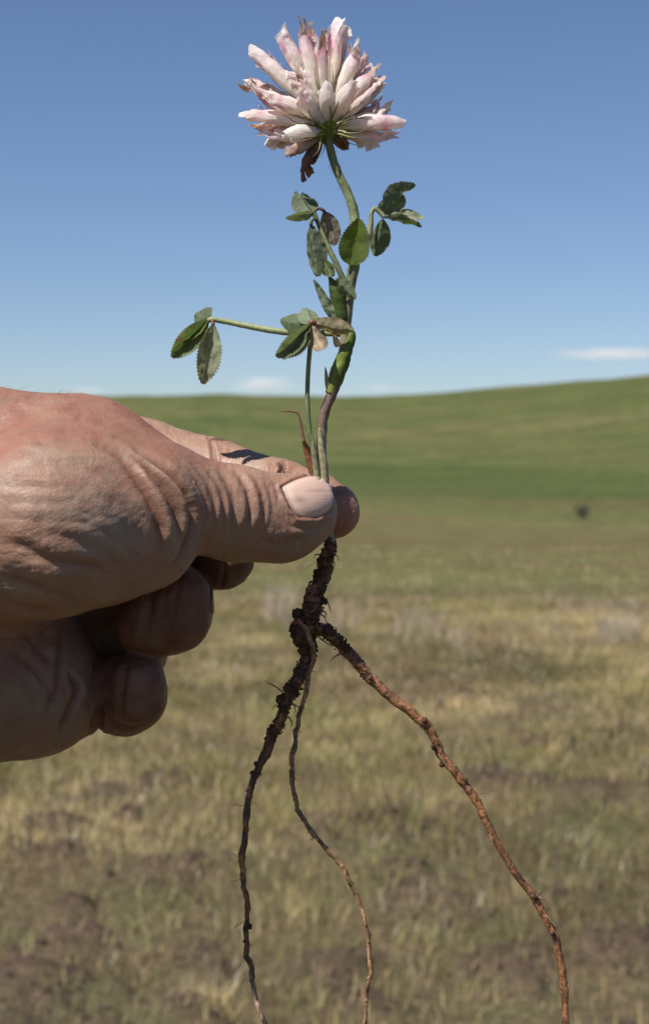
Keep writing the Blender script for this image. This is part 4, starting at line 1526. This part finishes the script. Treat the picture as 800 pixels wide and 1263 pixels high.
# dry sheath at the foot of the stem
mb = MB()
blade(mb, L(388, 590, -2.2), L(373, 540, -3.6), S(1, 0.3, -0.2), 3.4, np.array([0.26, 0.115, 0.060]), fold=-0.6, shape=0.55, teeth=0, rough=0.05)
part(mb, "dry_sheath", M_DRY, stem)
mb = MB()
tube(mb, path_px([(375, 545, -3.6), (373, 535, -3.8), (370, 518, -4), (366, 509, -4), (357, 507, -4.2), (346, 507, -4.4)]), [0.55, 0.42, 0.34, 0.32, 0.28, 0.12], 26, 7, (0.17, 0.085, 0.045), bump=0.15)
part(mb, "dry_stalk", M_STEM, stem)
for pts_, rad_, tone_ in (([(392, 598, -1.6), (389, 575, -1.8), (386, 552, -2.0), (384, 530, -2.4)], [1.0, 0.95, 0.8, 0.15], PALEG * 0.75 + TAN * 0.12),
                          ([(401, 600, -1.3), (399, 575, -1.3), (396, 550, -1.2), (394, 528, -1.4)], [1.25, 1.2, 1.0, 0.3], PALEG * 0.6 + PURPLE * 0.5)):
    mb = MB()
    tube(mb, path_px(pts_), rad_, 30, 12, lambda u, v: np.clip(tone_ * (1 + 0.4 * fbm(v / np.array([0.4, 5, 0.4]), 2)[:, None]), 0.01, 1), bump=0.12, bscale=0.9)
    part(mb, "dry_sheath", M_STEM, stem)

# ---- flower head
mb = MB()
n1, n2_ = 20, 12
cen = L(402, 161, 0)
v = np.array([cen + S(math.cos(t) * math.sin(f) * 3.0, math.cos(f) * 3.4 + 0.6, math.sin(t) * math.sin(f) * 3.0)
              for f in np.linspace(0.04, math.pi - 0.04, n2_) for t in np.linspace(0, 2 * math.pi, n1, endpoint=False)])
f = [(i * n1 + j, i * n1 + (j + 1) % n1, (i + 1) * n1 + (j + 1) % n1, (i + 1) * n1 + j) for i in range(n2_ - 1) for j in range(n1)]
mb.add(v + fbm(v / 1.0, 2)[:, None] * 0.25, f, YELG * 0.75)
head = part(mb, "flower_head", M_STEM)

CREAM = np.array([0.95, 0.93, 0.82])
PINK = np.array([0.74, 0.36, 0.53])
WHITE = np.array([0.97, 0.97, 0.96])
BROWN = np.array([0.46, 0.27, 0.15])
DEAD = np.array([0.22, 0.105, 0.060])


def floret(base, tip, w, pink=0.4, brown=0.3, opened=0.25, bend=0.0, crumple=0.3, dead=0.0, roll=0.0, seed=0):
    """a clover floret: pale tube, folded standard petal that opens toward its tip, two wings and a keel inside"""
    base, tip = np.asarray(base, float), np.asarray(tip, float)
    w = w * 0.94
    opened = opened * 0.85 + 0.26 if brown < 0.9 else opened
    brown = brown * 0.85
    crumple = crumple * 1.15
    ax = tip - base
    ln = np.linalg.norm(ax)
    t = ax / ln
    ref = nrm(base - cen + S(0, 1.2, 0))
    s = nrm(np.cross(t, ref + 1e-3))
    s = nrm(s * math.cos(roll) + np.cross(t, s) * math.sin(roll))
    n = np.cross(t, s)                                  # the open side of the petal looks along n
    mb = MB()
    reflex = random.uniform(-0.55, 0.3) if brown < 0.6 else random.uniform(-0.3, 0.3)

    def sheet(l0, l1, wid, openf, phase, nu=22, nv=11, tipw=0.35, shade=1.0, crum=1.0, off=(0, 0)):
        V, C, UV = [], [], []
        for i in range(nu + 1):
            u = i / nu
            r = wid * (0.42 + 0.58 * math.sin(min(1, u / 0.55) * math.pi / 2)) * (1.0 if u < 0.55 else 1 - (1 - tipw) * ((u - 0.55) / 0.45) ** 1.15)
            half = math.pi * (0.97 - (0.97 - openf) * np.clip((u - 0.3) / 0.45, 0, 1))
            for j in range(nv + 1):
                q = j / nv * 2 - 1
                ph = q * half + phase
                rim = 1 - (0.06 + 0.16 * q * q * min(1, tipw + 0.3)) * max(0, (u - 0.6) / 0.4) + 0.02 * math.sin(q * 7 + seed) * max(0, (u - 0.75) / 0.25)
                lu = l0 + (l1 - l0) * u * rim
                rr = r * (1 + 0.5 * max(0, u - 0.6) * abs(q)) * (1 + 1.8 * max(0, openf - 0.3) * max(0, (u - 0.7) / 0.3))
                rr = rr * (1 + 0.22 * math.exp(-(q / 0.16) ** 2) * min(1, max(0, (u - 0.25) / 0.3)))     # the fold along the petal's back
                p = base + t * lu * ln + s * (math.sin(ph) * rr + off[0]) + n * (-math.cos(ph) * rr * 0.8 + off[1] + bend * ln * u * u + reflex * ln * max(0, u - 0.62) ** 2 * 2.4)
                V.append(p)
                UV.append((u, q))
        V = np.array(V); UV = np.array(UV)
        u = UV[:, 0]; q = UV[:, 1]
        cr = crumple * crum
        wv = np.stack([fbm(V / 1.9 + seed * 3.1 + o, 3) for o in (0, 50, 90)], 1)
        V = V + wv * (cr * np.clip(u - 0.35, 0, 1) ** 1.3 * 2.4 + 0.05)[:, None]
        nz = fbm(V / np.array([1.5, 2.5, 1.5]) + seed, 3)
        c = CREAM * (1 - u[:, None]) + WHITE * u[:, None]
        c = c * (1 - 0.35 * np.exp(-(u / 0.10) ** 2)[:, None]) + np.array([0.30, 0.36, 0.12]) * 0.35 * np.exp(-(u / 0.10) ** 2)[:, None]
        pk = np.clip(pink * 0.95 * np.exp(-((u - 0.72) / 0.20) ** 2) * (0.9 + 1.1 * nz), 0, 1)[:, None]
        c = c * (1 - pk) + PINK * pk
        ln_ = np.clip(np.sin(q * 16 + nz * 1.5), 0, 1)[:, None] ** 4 * 0.22 * pink * np.clip(u - 0.2, 0, 1)[:, None]
        c = c * (1 - ln_) + PINK * 0.8 * ln_
        br = np.clip(brown * (np.clip((u - 0.58) / 0.3, 0, 1) * (0.95 + 1.5 * nz) + 0.4 * (np.abs(q) > 0.85) * (u > 0.5)), 0, 1)[:, None]
        c = c * (1 - br) + (BROWN * 0.8 + TAN * 0.35) * br
        if dead:
            c = c * (1 - dead) + DEAD * (1 + 0.5 * nz[:, None]) * dead
        m = nv + 1
        f = [(i * m + j, i * m + j + 1, (i + 1) * m + j + 1, (i + 1) * m + j) for i in range(nu) for j in range(nv)]
        mb.add(V, f, np.clip(c * shade, 0.01, 0.96), UV)

    sheet(0.0, 1.06, w, opened, 0.0, tipw=0.18 if brown > 0.3 else (0.30 if opened < 0.55 else 0.46))
    la, lb = random.uniform(0.74, 1.0), random.uniform(0.72, 0.98)
    sheet(0.1, la, w * 0.62, 0.40, 0.6, nu=14, nv=7, crum=0.8, off=(w * 0.34, 0.3), tipw=0.6)
    sheet(0.1, lb, w * 0.62, 0.40, -0.6, nu=14, nv=7, crum=0.8, off=(-w * 0.34, 0.3), tipw=0.6)
    if brown > 0.35 and not dead:                        # a withered, curled scrap at the tip
        V, C = [], []
        o_ = base + t * ln * 0.86 + n * bend * ln * 0.8
        for i in range(6):
            for j in range(5):
                a_, b_ = i / 5, j / 4 * 2 - 1
                V.append(o_ + t * a_ * ln * 0.20 + s * b_ * w * 0.36 * (1 - 0.5 * a_) + n * (0.1 + math.sin(a_ * 4 + seed) * 0.35 * a_))
                C.append((BROWN * 0.9 + TAN * 0.3) * random.uniform(0.7, 1.3))
        V = np.array(V)
        V += np.stack([fbm(V / 1.0 + seed + o, 2) for o in (0, 20, 40)], 1) * 0.45
        mb.add(V, [(i * 5 + j, i * 5 + j + 1, i * 5 + j + 6, i * 5 + j + 5) for i in range(5) for j in range(4)], C, np.full((30, 2), 0.9))
    return part(mb, "floret", M_PETAL, head)


# (base px, tip px, tip depth mm, width mm, pink, brown, opened, bend, crumple, dead)
FL = [
    ((372, 122, -1), (309, 54, -1), 2.5, .35, .12, .40, .06, .22, 0),
    ((384, 108, 3), (338, 36, 2), 2.7, .55, .0, .62, -.08, .35, 0),
    ((392, 118, 0), (371, 25, 1), 2.3, .75, .45, .30, .04, .25, 0),
    ((401, 120, -2.5), (396, 40, -5), 1.8, .75, .62, .14, .0, .16, 0),
    ((408, 110, 1), (415, 16, 2), 2.4, .55, .04, .45, .06, .18, 0),
    ((410, 105, 3), (428, 30, 5), 2.2, .45, .05, .45, -.05, .22, 0),
    ((415, 120, -2), (447, 50, -3), 2.5, .35, .38, .24, .03, .22, 0),
    ((418, 126, 1), (452, 76, 3), 2.6, .75, .18, .45, .06, .55, 0),
    ((420, 134, -2), (466, 80, -3), 2.6, .40, .55, .32, .05, .55, 0),
    ((424, 140, 0), (475, 106, 1), 2.5, .30, .55, .40, -.04, .65, 0),
    ((418, 155, -2.5), (501, 147, -5), 2.5, .45, .03, .34, .05, .16, 0),
    ((416, 162, 0), (488, 182, 1), 2.1, .45, .05, .35, -.06, .25, 0),
    ((416, 160, 2), (492, 171, 5), 1.7, .40, .08, .25, .02, .25, 0),
    ((388, 152, -2), (296, 138, -3), 2.7, .32, .22, .45, .07, .35, 0),
    ((385, 140, 1), (299, 106, 2), 2.3, .45, .50, .45, .03, .55, 0),
    ((385, 145, 3), (303, 96, 5), 2.2, .35, .40, .50, -.04, .55, 0),
    ((388, 140, -3), (326, 121, -6), 2.7, .45, .42, .30, -.03, .35, 0),
    ((390, 160, -1), (319, 176, -1), 2.2, .40, .12, .25, -.05, .22, 0),
    ((392, 162, -3.2), (350, 166, -9), 2.7, .04, .02, .25, -.02, .12, 0),
    ((398, 152, -4), (367, 92, -8), 2.0, .20, .95, .16, .04, .30, .0),
    ((404, 148, -4), (403, 100, -9), 2.5, .20, .20, .20, .04, .20, 0),
    ((392, 148, -4), (364, 110, -9), 2.6, .25, .15, .22, .04, .22, 0),
    ((410, 148, -4), (438, 98, -9), 2.7, .30, .25, .22, .04, .25, 0),
    ((394, 168, 0), (364, 222, -1), 1.9, .1, .8, .20, .12, .55, .92),
    ((393, 168, -1.5), (349, 193, -4), 2.1, .2, .7, .30, .02, .55, .55),
    ((396, 170, 2), (376, 206, 5), 2.0, .1, .8, .3, .05, .60, .85),
    ((408, 166, 2), (431, 183, 6), 1.9, .2, .7, .3, .02, .55, .75),
]
FRONT = []
for k, q in enumerate(FL):
    b, tp, w, pk, br, op, bd, cr, de = q
    floret(L(*b), L(*tp), w, pk, br, op, bd, cr, de, roll=random.uniform(-0.4, 0.4), seed=k)
    FRONT.append((L(*b), L(*tp)))
for k, (b, tp) in enumerate([((380, 118, 1), (322, 72, 1)), ((395, 115, 1), (384, 30, 3)), ((405, 112, 3), (403, 34, 5)), ((418, 122, 2), (458, 66, 1)),
                            ((420, 150, 1), (478, 128, 3)), ((386, 150, 1), (306, 122, 0)), ((388, 158, 1), (310, 158, 3))]):
    floret(L(*b), L(*tp), random.uniform(1.6, 2.2), random.uniform(.35, .8), random.uniform(.0, .5), random.uniform(.2, .5), random.uniform(-.06, .08), random.uniform(.25, .5), 0, roll=random.uniform(-.6, .6), seed=70 + k)
for k in range(22):                                     # the far side of the head
    a = random.uniform(-0.2, math.pi + 0.2)
    e = random.uniform(-0.25, 1.25)
    d = S(math.cos(a) * math.cos(e), math.sin(e), math.sin(a) * math.cos(e))
    b = cen + S(0, 1.5, 0) + d * 3.0
    l = random.uniform(13, 18)
    floret(b, b + d * l + S(0, 1, 0), random.uniform(2.0, 2.7), random.uniform(.2, .7), random.uniform(.05, .6), random.uniform(.2, .5), random.uniform(-.05, .06), random.uniform(.2, .55), 0, seed=40 + k)
# calyx: feathery dark teeth radiating over the petals
mb = MB()
TEETH = [((400, 160), (384, 128), (375, 108)), ((401, 158), (379, 133), (362, 119)), ((399, 162), (368, 152), (346, 140)), ((404, 156), (408, 126), (416, 96)), ((402, 156), (400, 128), (401, 101)),
         ((408, 155), (424, 143), (437, 127)), ((409, 158), (432, 146), (446, 140)), ((411, 158), (436, 146), (463, 148)), ((411, 162), (440, 164), (465, 153)), ((410, 163), (436, 170), (462, 172)),
         ((396, 163), (374, 158), (350, 152)), ((399, 165), (380, 170), (356, 172)), ((402, 158), (391, 152), (380, 138)), ((398, 158), (385, 145), (376, 128)), ((406, 156), (408, 140), (404, 122)),
         ((412, 156), (430, 150), (450, 138)), ((396, 168), (393, 185), (385, 194)), ((405, 155), (414, 134), (421, 112))]
for a, b, c in TEETH:
    off = -3.6 - random.uniform(0, 1.2)
    tube(mb, [L(*a, -3.0), L(*b, off - 2.6), L(*c, off - 3.6)], [0.36, 0.22, 0.15, 0.05], 18, 6, lambda u, v: np.array([0.30, 0.34, 0.08]) * np.clip(1 - u * 1.6, 0, 1)[:, None] + np.array([0.095, 0.050, 0.055]) * np.clip(u * 1.6, 0, 1)[:, None])
for b, tp in FRONT:
    for s in (-1, 1):
        d = tp - b
        sd = nrm(np.cross(d, S(0, 0, 1))) * s
        p = b + (b - cen) * 0.05
        tube(mb, [cen + (b - cen) * 0.8, p + d * 0.2 + sd * 2.2 + S(0, 0, -0.4), p + d * 0.48 + sd * 2.4], [0.34, 0.19, 0.11, 0.04], 12, 5, lambda u, v: np.array([0.30, 0.34, 0.08]) * np.clip(1 - u * 1.6, 0, 1)[:, None] + np.array([0.095, 0.050, 0.055]) * np.clip(u * 1.6, 0, 1)[:, None])
part(mb, "calyx_teeth", M_STEM, head, kind='stuff')

# ---- roots
BARK = np.array([0.30, 0.132, 0.055])
MUD = np.array([0.078, 0.042, 0.024])


def bark(mudness, pale_end=None, pale=(0.66, 0.45, 0.30)):
    def f(u, v):
        n = fbm(v / np.array([1.6, 3.2, 1.6]) + 13, 3)
        m = np.clip((mudness(u) + n * 0.8), 0, 1)[:, None]
        st = fbm(v / np.array([0.45, 4, 0.45]), 2)[:, None]
        c = BARK * np.clip(1 + 0.75 * st, 0.2, 2.2) * (1 - m) + MUD * (1 + 0.3 * st) * m
        if pale_end is not None:
            w = np.clip((u - pale_end) / 0.04, 0, 1)[:, None]
            c = c * (1 - w) + np.array(pale) * np.clip(1 + 0.6 * st, 0.3, 2) * (1 - 0.75 * m) * w
        return np.clip(c, 0.006, 1)
    return f


def clod(mb, p, r):
    v = np.array([(0, 0, 1), (0.9, 0, 0.25), (0.2, 0.9, 0.1), (-0.8, 0.35, 0.2), (-0.4, -0.85, 0.2), (0.55, -0.75, 0.2), (0.5, 0.5, -0.6), (-0.5, 0.3, -0.7), (0, -0.6, -0.7)])
    f = [(0, 1, 2), (0, 2, 3), (0, 3, 4), (0, 4, 5), (0, 5, 1), (1, 6, 2), (2, 6, 7), (2, 7, 3), (3, 7, 4), (7, 8, 4), (4, 8, 5), (5, 8, 6), (5, 6, 1), (6, 8, 7)]
    q, _ = np.linalg.qr(rng.normal(size=(3, 3)))
    if np.linalg.det(q) < 0: q[:, 0] *= -1
    mb.add((v * rng.uniform(0.65, 1.25, (9, 1)) * r * rng.uniform(0.7, 1.3, 3)) @ q.T + p, f, MUD * random.uniform(0.6, 1.7))


def muddy(path, radii, n, rmin, rmax, parent, t0=0.0, t1=1.0):
    """crumbs of soil stuck along a root"""
    mb = MB()
    for _ in range(n):
        u = t0 + (t1 - t0) * random.random()
        k = u * (len(path) - 1)
        i = min(int(k), len(path) - 2)
        p = path[i] + (path[i + 1] - path[i]) * (k - i)
        r = np.interp(u, np.linspace(0, 1, len(radii)), radii)
        t = nrm(path[i + 1] - path[i])
        d = nrm(np.cross(t, rng.normal(size=3)))
        clod(mb, p + d * r * random.uniform(0.85, 1.12), random.uniform(rmin, rmax))
    part(mb, "soil_crumbs", M_SOIL, parent, smooth=False, kind='stuff')


def root(pts, radii, n, colf, bumpy=0.22, seg=14, label=None, girth=0.12, bs=1.1, kink=0.5):
    mb = MB()
    p = tube(mb, path_px(pts), [x * 0.92 for x in radii], int(n * 1.4), seg, colf, bump=bumpy, bscale=bs, kink=kink, girth=girth)
    o = part(mb, "root", M_ROOT, label=label)
    return o, p


def rootlet(parent, pts, r, tone=BARK * 0.8):
    mb = MB()
    tube(mb, path_px(pts), [r, r * 0.8, r * 0.35], 16, 6, tone, bump=0.2, bscale=0.8)
    part(mb, "rootlet", M_ROOT, parent)


def big_clod(parent, px, py, w, r, path, rad):
    mb = MB()
    q = to_px(path)
    i = int(np.argmin(((q - (px, py)) ** 2).sum(1)))
    a = L(px, py, w) - path[i]
    a[2] = w
    r = r * 0.85
    p = path[i] + nrm(a) * min(np.linalg.norm(a), np.interp(i / (len(path) - 1), np.linspace(0, 1, len(rad)), rad) + 0.35 * r)
    n1, n2_ = 14, 9
    v = np.array([(math.cos(t) * math.sin(f), math.cos(f), math.sin(t) * math.sin(f)) for f in np.linspace(0.1, 3.04, n2_) for t in np.linspace(0, 2 * math.pi, n1, endpoint=False)])
    v = v * (1 + 0.45 * fbm(v * 1.8 + px, 3))[:, None] * r + p
    f = [(i * n1 + j, i * n1 + (j + 1) % n1, (i + 1) * n1 + (j + 1) % n1, (i + 1) * n1 + j) for i in range(n2_ - 1) for j in range(n1)]
    f += [tuple(range(n1))[::-1], tuple((n2_ - 1) * n1 + j for j in range(n1))]
    mb.add(v, f, MUD * random.uniform(0.8, 1.3) * (1 + 0.4 * fbm(v / 0.8, 2)[:, None]))
    part(mb, "soil_clod", M_SOIL, parent)


tp = [(405, 662), (405, 676), (402, 692), (396, 712), (389, 732), (383, 752), (377, 772), (375, 790), (379, 806)]
tr = [1.5, 1.7, 1.9, 2.1, 2.4, 2.7, 3.4, 3.2, 2.2]
tap, tpath = root(tp, tr, 60, bark(lambda u: 0.40 + 0.2 * u), 0.34, 18)
muddy(tpath, tr, 520, 0.2, 0.6, tap, 0.05, 1.0)
for q in ((366, 757, -2, 1.7), (372, 780, -3, 2.6), (382, 745, -2, 1.5), (396, 728, -1, 1.3), (390, 706, -2, 1.2), (362, 776, 0, 1.6), (387, 760, -3, 1.4), (404, 690, -2, 0.9), (394, 690, -1.5, 1.1), (405, 742, 0, 1.0), (374, 800, -2, 1.7)):
    big_clod(tap, *q, tpath, tr)
for q in ([(404, 682, -1.5), (414, 684, -2), (418, 692, -3)], [(403, 686, -1.5), (412, 694, -3), (410, 704, -4)], [(396, 684, -1), (389, 684, -1), (387, 688, -2)], [(402, 738, -2), (406, 748, -3), (408, 756, -3)],
          [(392, 756, -3), (400, 761, -4), (402, 768, -4)], [(368, 762, -2), (360, 768, -2), (359, 766, -3)], [(392, 748, -3), (402, 757, -5), (399, 762, -5)]):
    rootlet(tap, q, 0.2, MUD * 1.6)

lp = [(381, 796), (378, 815), (368, 838), (356, 858), (348, 880), (338, 905), (325, 935), (312, 968), (304, 1000), (300, 1035), (299, 1065), (302, 1100), (304, 1140), (306, 1175), (311, 1205), (318, 1237), (327, 1266), (338, 1300)]
lr = [2.0, 2.0, 1.95, 1.95, 1.8, 1.6, 1.3, 1.1, 1.0, .95, .9, .88, .85, .85, .8, .75, .75, .65]
left, lpath = root(lp, lr, 130, bark(lambda u: 0.72 + 0 * u, 0.80), 0.25, 12, "near black left root turning pale at its lower end")
muddy(lpath, lr, 320, 0.15, 0.5, left, 0.0, 0.32)
muddy(lpath, lr, 70, 0.12, 0.32, left, 0.3, 0.78)
for q in ((352, 846, -2, 1.5), (345, 862, -1, 1.3), (360, 850, -2, 1.4), (349, 875, -2, 1.2), (315, 942, -1, .8), (322, 934, 0, .7), (312, 1144, -1, .85), (366, 828, -2, 1.2), (311, 954, -1, .8)):
    big_clod(left, *q, lpath, lr)
for q in ([(348, 853, -1), (338, 846, -2), (326, 840, -4)], [(350, 872, -1), (340, 870, -2), (336, 876, -3)], [(360, 866, -2), (364, 874, -3), (363, 882, -4)], [(360, 868, -2), (368, 872, -3), (371, 880, -4)], [(302, 1080, 0), (297, 1078, -1), (295, 1081, -1)], [(356, 884, -1), (360, 892, -2), (358, 898, -3)]):
    rootlet(left, q, 0.2, MUD * 1.6)

rp = [(377, 784), (388, 776, -1), (402, 779, -2), (415, 790, -2), (430, 806, -2), (447, 826, -2), (468, 848, -2), (492, 868, -2), (515, 885, -2), (528, 898, -2), (536, 915, -2), (548, 936, -2), (568, 962, -2), (587, 990, -2), (602, 1020, -2), (618, 1048, -2), (634, 1075, -2), (655, 1102, -2), (671, 1128, -2), (684, 1158, -2), (692, 1192, -2), (696, 1225, -2), (697, 1266, -2), (694, 1310, -2)]
rr = [2.3, 2.2, 2.0, 1.85, 1.75, 1.6, 1.45, 1.4, 1.5, 1.6, 1.35, 1.4, 1.25, 1.2, 1.2, 1.1, 1.1, 1.2, 1.25, 1.15, 1.1, 1.1, 1.05, 1.0]
right, rpath = root(rp, rr, 190, bark(lambda u: 0.75 - 0.62 * np.clip(u / 0.25, 0, 1) + 0.3 * np.exp(-((u - 0.72) / 0.1) ** 2)), 0.15, 14, "long orange brown root arching to the lower right", girth=0.05, bs=2.0, kink=0.32)
muddy(rpath, rr, 190, 0.15, 0.5, right, 0.0, 0.24)
muddy(rpath, rr, 190, 0.08, 0.34, right, 0.2, 1.0)
for q in ((405, 777, -3, 1.8), (423, 792, -3, 1.2), (428, 800, -2, 1.2), (420, 787, -1, .9), (531, 922, -2, .9), (541, 945, -1, .8), (523, 887, -2, .9), (574, 960, -1, .7), (457, 834, -3, .8), (660, 1104, -3, .8), (680, 1150, -2, .7)):
    big_clod(right, *q, rpath, rr)
for q in ([(398, 776, -3), (404, 772, -4), (416, 775, -5)], [(393, 786, -2), (401, 792, -3), (410, 797, -4)], [(427, 806, -2), (416, 808, -3), (407, 815, -4)], [(655, 1105, -3), (668, 1108, -4), (684, 1116, -5)],
          [(603, 1028, -3), (607, 1038, -4), (604, 1046, -4)], [(540, 930, -3), (548, 942, -4), (553, 950, -4)], [(672, 1128, -3), (682, 1140, -4), (686, 1142, -4)], [(660, 1106, -3), (668, 1099, -4), (664, 1100, -5)]):
    rootlet(right, q, 0.26, np.array([0.24, 0.14, 0.08]))

for path_, own, rad, cnt, lo_, hi_ in ((rpath, right, 1.0, 26, 0.05, 0.98), (lpath, left, 0.9, 24, 0.05, 0.75), (tpath, tap, 2.0, 16, 0.1, 0.95)):
    for _ in range(cnt):
        i = int((lo_ + (hi_ - lo_) * random.random()) * (len(path_) - 2)) + 1
        t = nrm(path_[i + 1] - path_[i - 1])
        d = nrm(np.cross(t, rng.normal(size=3)) + t * random.uniform(-0.2, 0.6))
        l = random.choice((0.8, 1.2, 2.0, 3.5, 5.0))
        mb = MB()
        p = path_[i] + d * rad * 0.7
        k1, k2 = rng.normal(0, 0.22 * l, 3), rng.normal(0, 0.3 * l, 3)
        tube(mb, [p, p + d * l * 0.35 + k1 * 0.5, p + d * l * 0.65 + k1, p + d * l * 0.8 + k2 + S(0, -0.2 * l, 0)], [0.10, 0.08, 0.06, 0.03], 12, 5, np.array([0.20, 0.11, 0.06]) * random.uniform(0.5, 1.3))
        part(mb, "rootlet", M_ROOT, own)

mp_ = [(368, 762, -4.5), (376, 775, -5), (383, 790, -5), (386, 805, -4), (384, 825, -3), (378, 850, -3), (370, 880, -3), (364, 905, -3), (361, 930, -3), (360, 955, -3), (365, 985, -3), (373, 1010, -3), (388, 1030, -3), (405, 1050, -3), (422, 1073, -3), (436, 1095, -3), (446, 1120, -3), (452, 1150, -3), (456, 1180, -3), (454, 1210, -3), (451, 1240, -3), (449, 1268, -3), (446, 1300, -3)]
mr = [.75, .75, .75, .8, .8, .8, .75, .75, .75, .7, .7, .75, .75, .72, .72, .7, .65, .65, .6, .6, .6, .55, .5]
mid, mpath = root(mp_, mr, 170, bark(lambda u: 0.12 + 0 * u, 0.02, (0.34, 0.19, 0.095)), 0.3, 10, "thin wiry root hanging between the two thick ones")
muddy(mpath, mr, 120, 0.15, 0.36, mid, 0.12, 1.0)
for k in range(14):
    i = random.randrange(30, 160)
    q = to_px(mpath[i:i + 1])[0]
    a = random.uniform(0, 6.28)
    rootlet(mid, [(q[0], q[1], -3), (q[0] + 4 * math.cos(a), q[1] + 4 * math.sin(a), -3.5), (q[0] + 8 * math.cos(a), q[1] + 5 * math.sin(a) + 2, -4)], 0.16)
